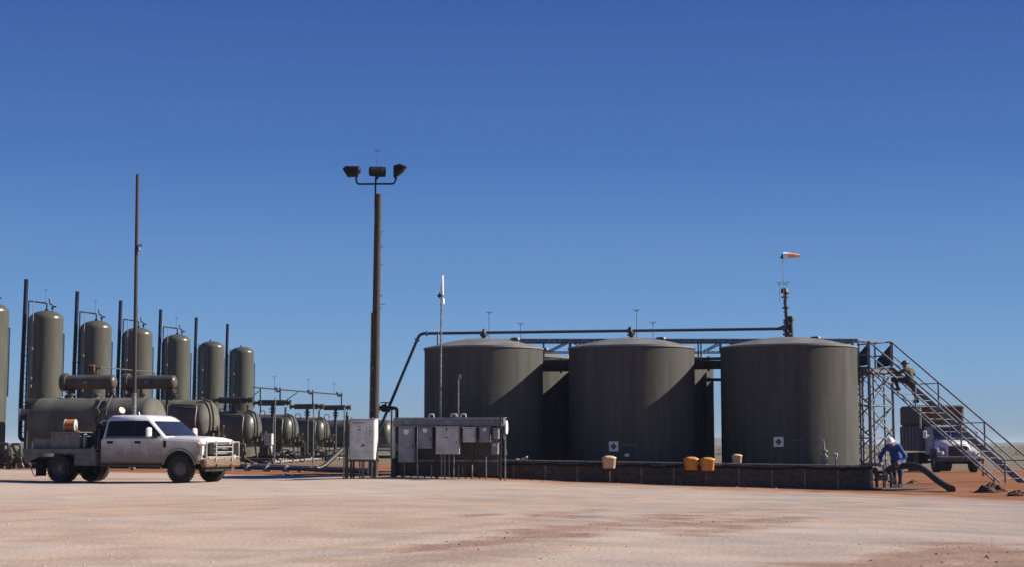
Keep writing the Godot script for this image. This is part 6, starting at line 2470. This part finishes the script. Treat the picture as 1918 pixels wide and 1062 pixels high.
		obj("tail_light", b, M.red_lens, t)
		b = MB.new()
		b.box(Vector3(-4.95, 0.42, s * 0.93), Vector3(0.02, 0.5, 0.5), 0.004)
		obj("mud_flap", b, M.rubber, t)
	b = MB.new()
	b.box(Vector3(-3.06, 1.66, 0), Vector3(0.09, 0.09, 1.6), 0.015)
	b.box(Vector3(-3.06, 1.30, 0), Vector3(0.04, 0.60, 1.36), 0.006)
	obj("headache_rack", b, M.black_metal, t)
	b = MB.new()
	b.path(bend([Vector3(-2.96, 1.0, 0.98), Vector3(-2.96, 1.62, 0.90), Vector3(-2.98, 1.84, 0.70), Vector3(-2.98, 1.84, -0.70)], 0.15), 0.04, 8)
	obj("exhaust_hoop", b, M.black_metal, t)
	b = MB.new()
	b.box(Vector3(-5.5, 0.66, 0), Vector3(0.12, 0.16, 1.8), 0.02)
	b.box(Vector3(-5.62, 0.55, 0), Vector3(0.2, 0.08, 0.1), 0.02)
	obj("rear_bumper", b, M.rust_dark, t)
	b = MB.new()
	var chain := []
	for k in 9:
		chain.append(Vector3(-5.3 + 0.05 * k, 0.5 - 0.34 * sin(k / 8.0 * PI), 1.0))
	b.path(chain, 0.014, 5)
	obj("hanging_chain", b, M.rust, t)
	# loads on the deck: things of their own
	var tf := t.transform
	var put := func(p: Vector3) -> Vector3:
		return tf * p
	var tx := thing("toolbox", "grey steel toolbox on the truck's deck right behind the cab rack", "toolbox", put.call(Vector3(-4.12, 1.012, 0.60)), turn)
	b = MB.new()
	b.box(Vector3(0, 0.23, 0), Vector3(1.06, 0.46, 0.62), 0.012)
	obj("case", b, M.bed_steel, tx)
	b = MB.new()
	b.box(Vector3(0, 0.475, 0), Vector3(1.09, 0.045, 0.65), 0.012)
	obj("lid", b, M.bed_steel, tx)
	b = MB.new()
	b.box(Vector3(-0.3, 0.40, 0.325), Vector3(0.08, 0.09, 0.02), 0.006)
	b.box(Vector3(0.3, 0.40, 0.325), Vector3(0.08, 0.09, 0.02), 0.006)
	obj("latch", b, M.galvanised, tx)
	tx = thing("toolbox", "lower dull box at the tail end of the truck's deck", "toolbox", put.call(Vector3(-5.05, 1.012, 0.35)), turn)
	b = MB.new()
	b.box(Vector3(0, 0.15, 0), Vector3(0.72, 0.30, 0.9), 0.015)
	obj("case", b, M.bed_steel, tx)
	b = MB.new()
	b.box(Vector3(0, 0.31, 0), Vector3(0.74, 0.03, 0.92), 0.008)
	obj("lid", b, M.dust_brown, tx)
	tx = thing("hose_reel", "orange hose reel with a pale face on top of the grey toolbox", "hose reel", put.call(Vector3(-4.20, 1.512, 0.55)), turn + 0.35)
	b = MB.new()
	for k in 5:
		var ring := []
		for i in 17:
			var a := TAU * i / 16.0
			ring.append(Vector3(-0.10 + 0.05 * k, 0.20 + 0.155 * sin(a), 0.155 * cos(a)))
		b.path(ring, 0.034, 8, false)
	obj("hose_coil", b, M.coil_orange, tx)
	b = MB.new()
	b.tube(Vector3(0.14, 0.20, 0), Vector3(0.165, 0.20, 0), 0.19, 0.19, 24)
	b.tube(Vector3(-0.165, 0.20, 0), Vector3(-0.14, 0.20, 0), 0.19, 0.19, 24)
	b.tube(Vector3(-0.2, 0.20, 0), Vector3(0.2, 0.20, 0), 0.05, 0.05, 12)
	obj("reel_side", b, M.cabinet_pale, tx)
	b = MB.new()
	b.box(Vector3(0, 0.02, 0), Vector3(0.5, 0.04, 0.34), 0.01)
	b.box(Vector3(0.18, 0.12, 0), Vector3(0.02, 0.2, 0.08), 0.004)
	b.box(Vector3(-0.18, 0.12, 0), Vector3(0.02, 0.2, 0.08), 0.004)
	obj("stand", b, M.rust, tx)
	tx = thing("gas_bottle", "dark slanting cylinder lying between the toolbox and the cab rack", "gas bottle", put.call(Vector3(-3.40, 1.05, 0.55)), turn)
	b = MB.new()
	b.lathe([Vector2(0.0, 0.0), Vector2(0.09, 0.01), Vector2(0.11, 0.05), Vector2(0.11, 0.5), Vector2(0.06, 0.6), Vector2(0.03, 0.63), Vector2(0.03, 0.68), Vector2(0.0, 0.69)], 20, Transform3D(Basis(Vector3.BACK, -0.75), Vector3(-0.12, 0.06, 0)))
	obj("bottle", b, M.black_metal, tx)
	b = MB.new()
	b.box(Vector3(-0.12, 0.20, 0.18), Vector3(0.05, 0.42, 0.12), 0.01)
	obj("bracket", b, M.cabinet_pale, tx)
	tx = thing("work_lamp", "small pale work lamp on a stalk above the truck's cab rack", "lamp", put.call(Vector3(-3.06, 1.705, -0.35)), turn)
	b = MB.new()
	b.tube(Vector3(0, 0, 0), Vector3(0, 0.42, 0), 0.02, 0.02, 8)
	obj("stalk", b, M.black_metal, tx)
	b = MB.new()
	b.lathe([Vector2(0.02, -0.1), Vector2(0.04, -0.08), Vector2(0.10, 0.05), Vector2(0.105, 0.08), Vector2(0.09, 0.08), Vector2(0.0, 0.06)], 18, Transform3D(Basis(Vector3.BACK, -1.1) * Basis(Vector3.RIGHT, 0.3), Vector3(0.05, 0.45, 0)))
	obj("lamp_head", b, M.tub_beige, tx)


func make_box_truck() -> void:
	var at := on_ground(P(1797, 887, 83.0))
	var turn := -deg_to_rad(86.0)
	var t := thing("box_truck", "old box truck with a rusty bulkhead and pale hood facing the camera behind the stairs", "truck", at, turn)
	# local +x forward; origin under the bumper
	var b := MB.new()
	b.box(Vector3(-4.0, 1.78, 0), Vector3(3.4, 1.35, 2.5), 0.05)
	var body := obj("cargo_body", b, M.box_grey, t)
	b = MB.new()
	b.box(Vector3(-4.0, 3.02, 0), Vector3(3.4, 1.12, 2.52), 0.12)
	obj("upper_body", b, M.box_brown, body)
	for k in 6:
		for s in [-1.0, 1.0]:
			b = MB.new()
			b.box(Vector3(-5.55 + k * 0.6, 1.80, s * 1.27), Vector3(0.07, 1.30, 0.05), 0.01)
			obj("side_rib", b, M.box_grey, body)
	b = MB.new()
	b.box(Vector3(-2.285, 2.98, 0), Vector3(0.03, 0.80, 2.2), 0.01)
	obj("rusty_panel", b, M.box_rust, body)
	b = MB.new()
	b.box(Vector3(-2.27, 2.98, 0.0), Vector3(0.05, 0.86, 0.10), 0.01)
	b.box(Vector3(-2.27, 2.53, 0.0), Vector3(0.06, 0.10, 2.4), 0.01)
	b.box(Vector3(-2.27, 3.45, 0.0), Vector3(0.06, 0.10, 2.4), 0.01)
	obj("bulkhead_frame", b, M.box_brown, body)
	b = MB.new()
	b.box(Vector3(-2.26, 2.95, 1.22), Vector3(0.09, 1.3, 0.09), 0.02)
	obj("corner_post", b, M.cabinet_pale, body)
	# cab
	b = MB.new()
	b.prism(PackedVector2Array([Vector2(-2.2, 0.9), Vector2(-1.05, 0.9), Vector2(-1.0, 1.65), Vector2(-1.25, 2.35), Vector2(-1.4, 2.42), Vector2(-2.2, 2.42)]), -1.05, 1.05, 0.06)
	var cab := obj("cab", b, M.cab_blue, t)
	b = MB.new()
	var r0 := PackedVector3Array([Vector3(-1.03, 1.72, 0.92), Vector3(-1.03, 1.72, -0.92), Vector3(-1.225, 2.30, -0.88), Vector3(-1.225, 2.30, 0.88)])
	var r1 := PackedVector3Array()
	for v in r0:
		r1.append(v + Vector3(0.03, 0.012, 0))
	b.loft([r0, r1], true, true, false)
	obj("windscreen", b, M.windscreen, cab)
	b = MB.new()
	b.bar(Vector3(-0.985, 1.72, 0), Vector3(-1.18, 2.31, 0), 0.05, 0.03)
	obj("screen_divider", b, M.cab_blue, cab)
	b = MB.new()
	b.box(Vector3(-1.24, 2.42, 0), Vector3(0.36, 0.05, 2.0), 0.02)
	obj("sun_visor", b, M.paint_white, cab)
	for s in [-1.0, 1.0]:
		b = MB.new()
		b.prism(PackedVector2Array([Vector2(-2.05, 1.72), Vector2(-1.22, 1.72), Vector2(-1.42, 2.26), Vector2(-2.05, 2.26)]), min(s * 1.04, s * 1.062), max(s * 1.04, s * 1.062))
		obj("side_window", b, M.glass_dark, cab)
		b = MB.new()
		b.tube(Vector3(-1.1, 1.9, s * 1.05), Vector3(-1.0, 1.95, s * 1.38), 0.02, 0.02, 6)
		b.box(Vector3(-1.0, 1.98, s * 1.42), Vector3(0.10, 0.42, 0.20), 0.03)
		obj("mirror", b, M.paint_white, cab)
	# hood and fenders
	b = MB.new()
	var rings := []
	for q in [[0.0, 1.40, 0.62], [-0.06, 1.50, 0.66], [-0.5, 1.60, 0.76], [-1.06, 1.70, 0.92]]:
		var p := PackedVector3Array()
		for z in [[q[2], 0.85], [q[2], q[1] - 0.14], [q[2] - 0.10, q[1] - 0.02], [0.0, q[1] + 0.03], [-q[2] + 0.10, q[1] - 0.02], [-q[2], q[1] - 0.14], [-q[2], 0.85]]:
			p.append(Vector3(q[0], z[1], z[0]))
		rings.append(p)
	b.loft(rings, true, true)
	obj("hood", b, M.paint_white, t)
	b = MB.new()
	b.box(Vector3(0.02, 1.12, 0), Vector3(0.06, 0.52, 1.02), 0.02)
	var gr := obj("grille", b, M.black_metal, t)
	for k in 5:
		b = MB.new()
		b.box(Vector3(0.055, 0.92 + k * 0.10, 0), Vector3(0.02, 0.03, 0.98), 0.004)
		obj("grille_bar", b, M.rim_steel, gr)
	for s in [-1.0, 1.0]:
		b = MB.new()
		var pl := PackedVector2Array()
		pl.append_array(arc2(Vector2(-0.55, 0.52), 0.56, 165, 10, 10))
		pl.append_array([Vector2(0.05, 0.66), Vector2(0.05, 1.05), Vector2(-0.10, 1.26), Vector2(-0.55, 1.34), Vector2(-1.05, 1.26), Vector2(-1.15, 0.66)])
		b.prism(pl, min(s * 0.60, s * 1.16), max(s * 0.60, s * 1.16), 0.07)
		obj("fender", b, M.cab_blue if s > 0 else M.paint_white, t)
		b = MB.new()
		b.tube(Vector3(0.02, 1.0, s * 0.88), Vector3(0.09, 1.0, s * 0.88), 0.12, 0.11, 18)
		var hl := obj("headlight", b, M.chrome_dull, t)
		b = MB.new()
		b.ball(Vector3(0.09, 1.0, s * 0.88), Vector3(0.03, 0.10, 0.10), 16, 7)
		obj("lens", b, M.lens, hl)
		b = MB.new()
		b.box(Vector3(0.07, 0.98, s * 1.07), Vector3(0.03, 0.10, 0.10), 0.01)
		obj("indicator", b, M.amber_lens, hl)
		wheel(t, "wheel", Vector3(-0.55, 0.50, s * 1.0), 0.50, 0.28, s)
		wheel(t, "wheel", Vector3(-4.6, 0.50, s * 1.02), 0.50, 0.28, s, true)
	b = MB.new()
	b.box(Vector3(0.16, 0.70, 0), Vector3(0.16, 0.26, 2.4), 0.03)
	obj("bumper", b, M.box_grey, t)
	b = MB.new()
	b.box(Vector3(-3.1, 0.80, 0), Vector3(5.6, 0.28, 0.95), 0.03)
	b.box(Vector3(-3.2, 0.72, 0.95), Vector3(1.1, 0.6, 0.5), 0.05)
	b.tube(Vector3(-4.6, 0.5, -0.9), Vector3(-4.6, 0.5, 0.9), 0.08, 0.08, 10)
	b.tube(Vector3(-0.55, 0.5, -0.9), Vector3(-0.55, 0.5, 0.9), 0.07, 0.07, 10)
	obj("chassis", b, M.black_metal, t)


# ---------------------------------------------------------------- scene
func clear_sky(exposure: float) -> ImageTexture:        # a cloudless winter sky: pale haze at the horizon deepening to blue
	var stops := [[-90.0, 70, 55, 48], [-3.0, 110, 95, 85], [-0.4, 140, 156, 168], [0.0, 144, 163, 179], [0.7, 139, 163, 186], [2.5, 126, 165, 203], [5.3, 106, 150, 202], [10.3, 76, 118, 183], [16.0, 62, 95, 165], [30.0, 48, 77, 145], [90.0, 38, 62, 125]]
	var im := Image.create(64, 1024, false, Image.FORMAT_RGBF)
	for y in 1024:
		var e := 90.0 - 180.0 * (y + 0.5) / 1024.0
		var c := Color.BLACK
		for k in stops.size() - 1:
			if e >= stops[k][0] and e <= stops[k + 1][0]:
				var t: float = (e - stops[k][0]) / (stops[k + 1][0] - stops[k][0])
				var a := Color8(stops[k][1], stops[k][2], stops[k][3]).srgb_to_linear()
				var b := Color8(stops[k + 1][1], stops[k + 1][2], stops[k + 1][3]).srgb_to_linear()
				c = a.lerp(b, t)
		for x in 64:
			im.set_pixel(x, y, c / exposure)
	return ImageTexture.create_from_image(im)


func _ready() -> void:
	var cam := Camera3D.new()
	cam.name = "camera"
	cam.position = Vector3(0, EYE, 0)
	cam.rotation.x = pitch
	cam.fov = rad_to_deg(2.0 * atan(531.0 / F))
	cam.near = 0.1
	cam.far = 12000.0
	add_child(cam)
	cam.current = true

	var we := WorldEnvironment.new()
	we.name = "world_environment"
	var env := Environment.new()
	env.background_mode = Environment.BG_SKY
	var sm := PanoramaSkyMaterial.new()
	sm.panorama = clear_sky(1.95)
	var sky := Sky.new()
	sky.sky_material = sm
	env.sky = sky
	env.ambient_light_source = Environment.AMBIENT_SOURCE_SKY
	env.tonemap_mode = Environment.TONE_MAPPER_LINEAR
	env.tonemap_exposure = 1.95
	env.fog_enabled = true
	env.fog_density = 0.00014
	env.fog_light_color = Color(0.62, 0.68, 0.74)
	env.sdfgi_enabled = true
	env.ssao_enabled = true
	env.ssil_enabled = true
	we.environment = env
	add_child(we)

	var sun := DirectionalLight3D.new()
	sun.name = "sun"
	sun.light_energy = 1.6
	sun.light_color = Color(1.0, 0.955, 0.90)
	sun.light_angular_distance = 0.5
	sun.shadow_enabled = true
	var az := deg_to_rad(94.5); var el := deg_to_rad(31.0)   # azimuth from the camera's back (+z) towards its right (+x)
	var to_sun := Vector3(sin(az) * cos(el), sin(el), cos(az) * cos(el))
	add_child(sun)
	sun.look_at_from_position(Vector3.ZERO, -to_sun, Vector3.UP)

	soft_noise.seed = 4; soft_noise.frequency = 0.02; soft_noise.fractal_octaves = 3
	fine_noise.seed = 14; fine_noise.frequency = 0.03; fine_noise.fractal_octaves = 4
	for q in [[790, 1030, 1010, 1000, 0.55, 0.9], [980, 972, 1115, 954, 0.35, 0.55], [1005, 1000, 1295, 966, 0.7, 0.9], [1250, 985, 1460, 970, 0.8, 0.85], [1040, 967, 1060, 966, 0.6, 1.0], [880, 968, 915, 962, 0.3, 0.8], [1650, 1066, 1840, 1022, 0.9, 0.9], [1780, 1070, 1925, 1040, 0.8, 0.95], [1310, 1000, 1390, 990, 0.5, 0.7], [690, 1070, 800, 1040, 0.7, 0.4], [1330, 960, 1480, 952, 0.5, 0.5], [840, 1045, 1000, 1020, 0.8, 0.4], [560, 1000, 700, 985, 0.8, 0.25], [1450, 962, 1640, 948, 0.5, 0.3], [100, 1010, 420, 985, 0.8, 0.22], [30, 1062, 300, 1030, 0.7, 0.25], [200, 1075, 900, 985, 0.22, 0.3], [900, 985, 1700, 935, 0.22, 0.28], [330, 1080, 1010, 998, 0.22, 0.3], [1010, 998, 1790, 943, 0.22, 0.28], [-20, 960, 700, 925, 0.2, 0.25], [-20, 980, 720, 938, 0.2, 0.25]]:
		var a := PG(q[0], q[1]); var e := PG(q[2], q[3])
		streaks.append([Vector2(a.x, a.z), Vector2(e.x, e.z), q[4], q[5]])
	make_materials()
	make_ground()
	make_hills()
	make_scatter()
	make_tanks()
	make_overhead_pipe()
	make_walkway()
	make_stairs()
	make_treaters()
	make_separators()
	make_wall()
	make_rack()
	make_poles()
	make_vent_stack()
	make_wall_things()
	make_pickup()
	make_box_truck()
	make_people()
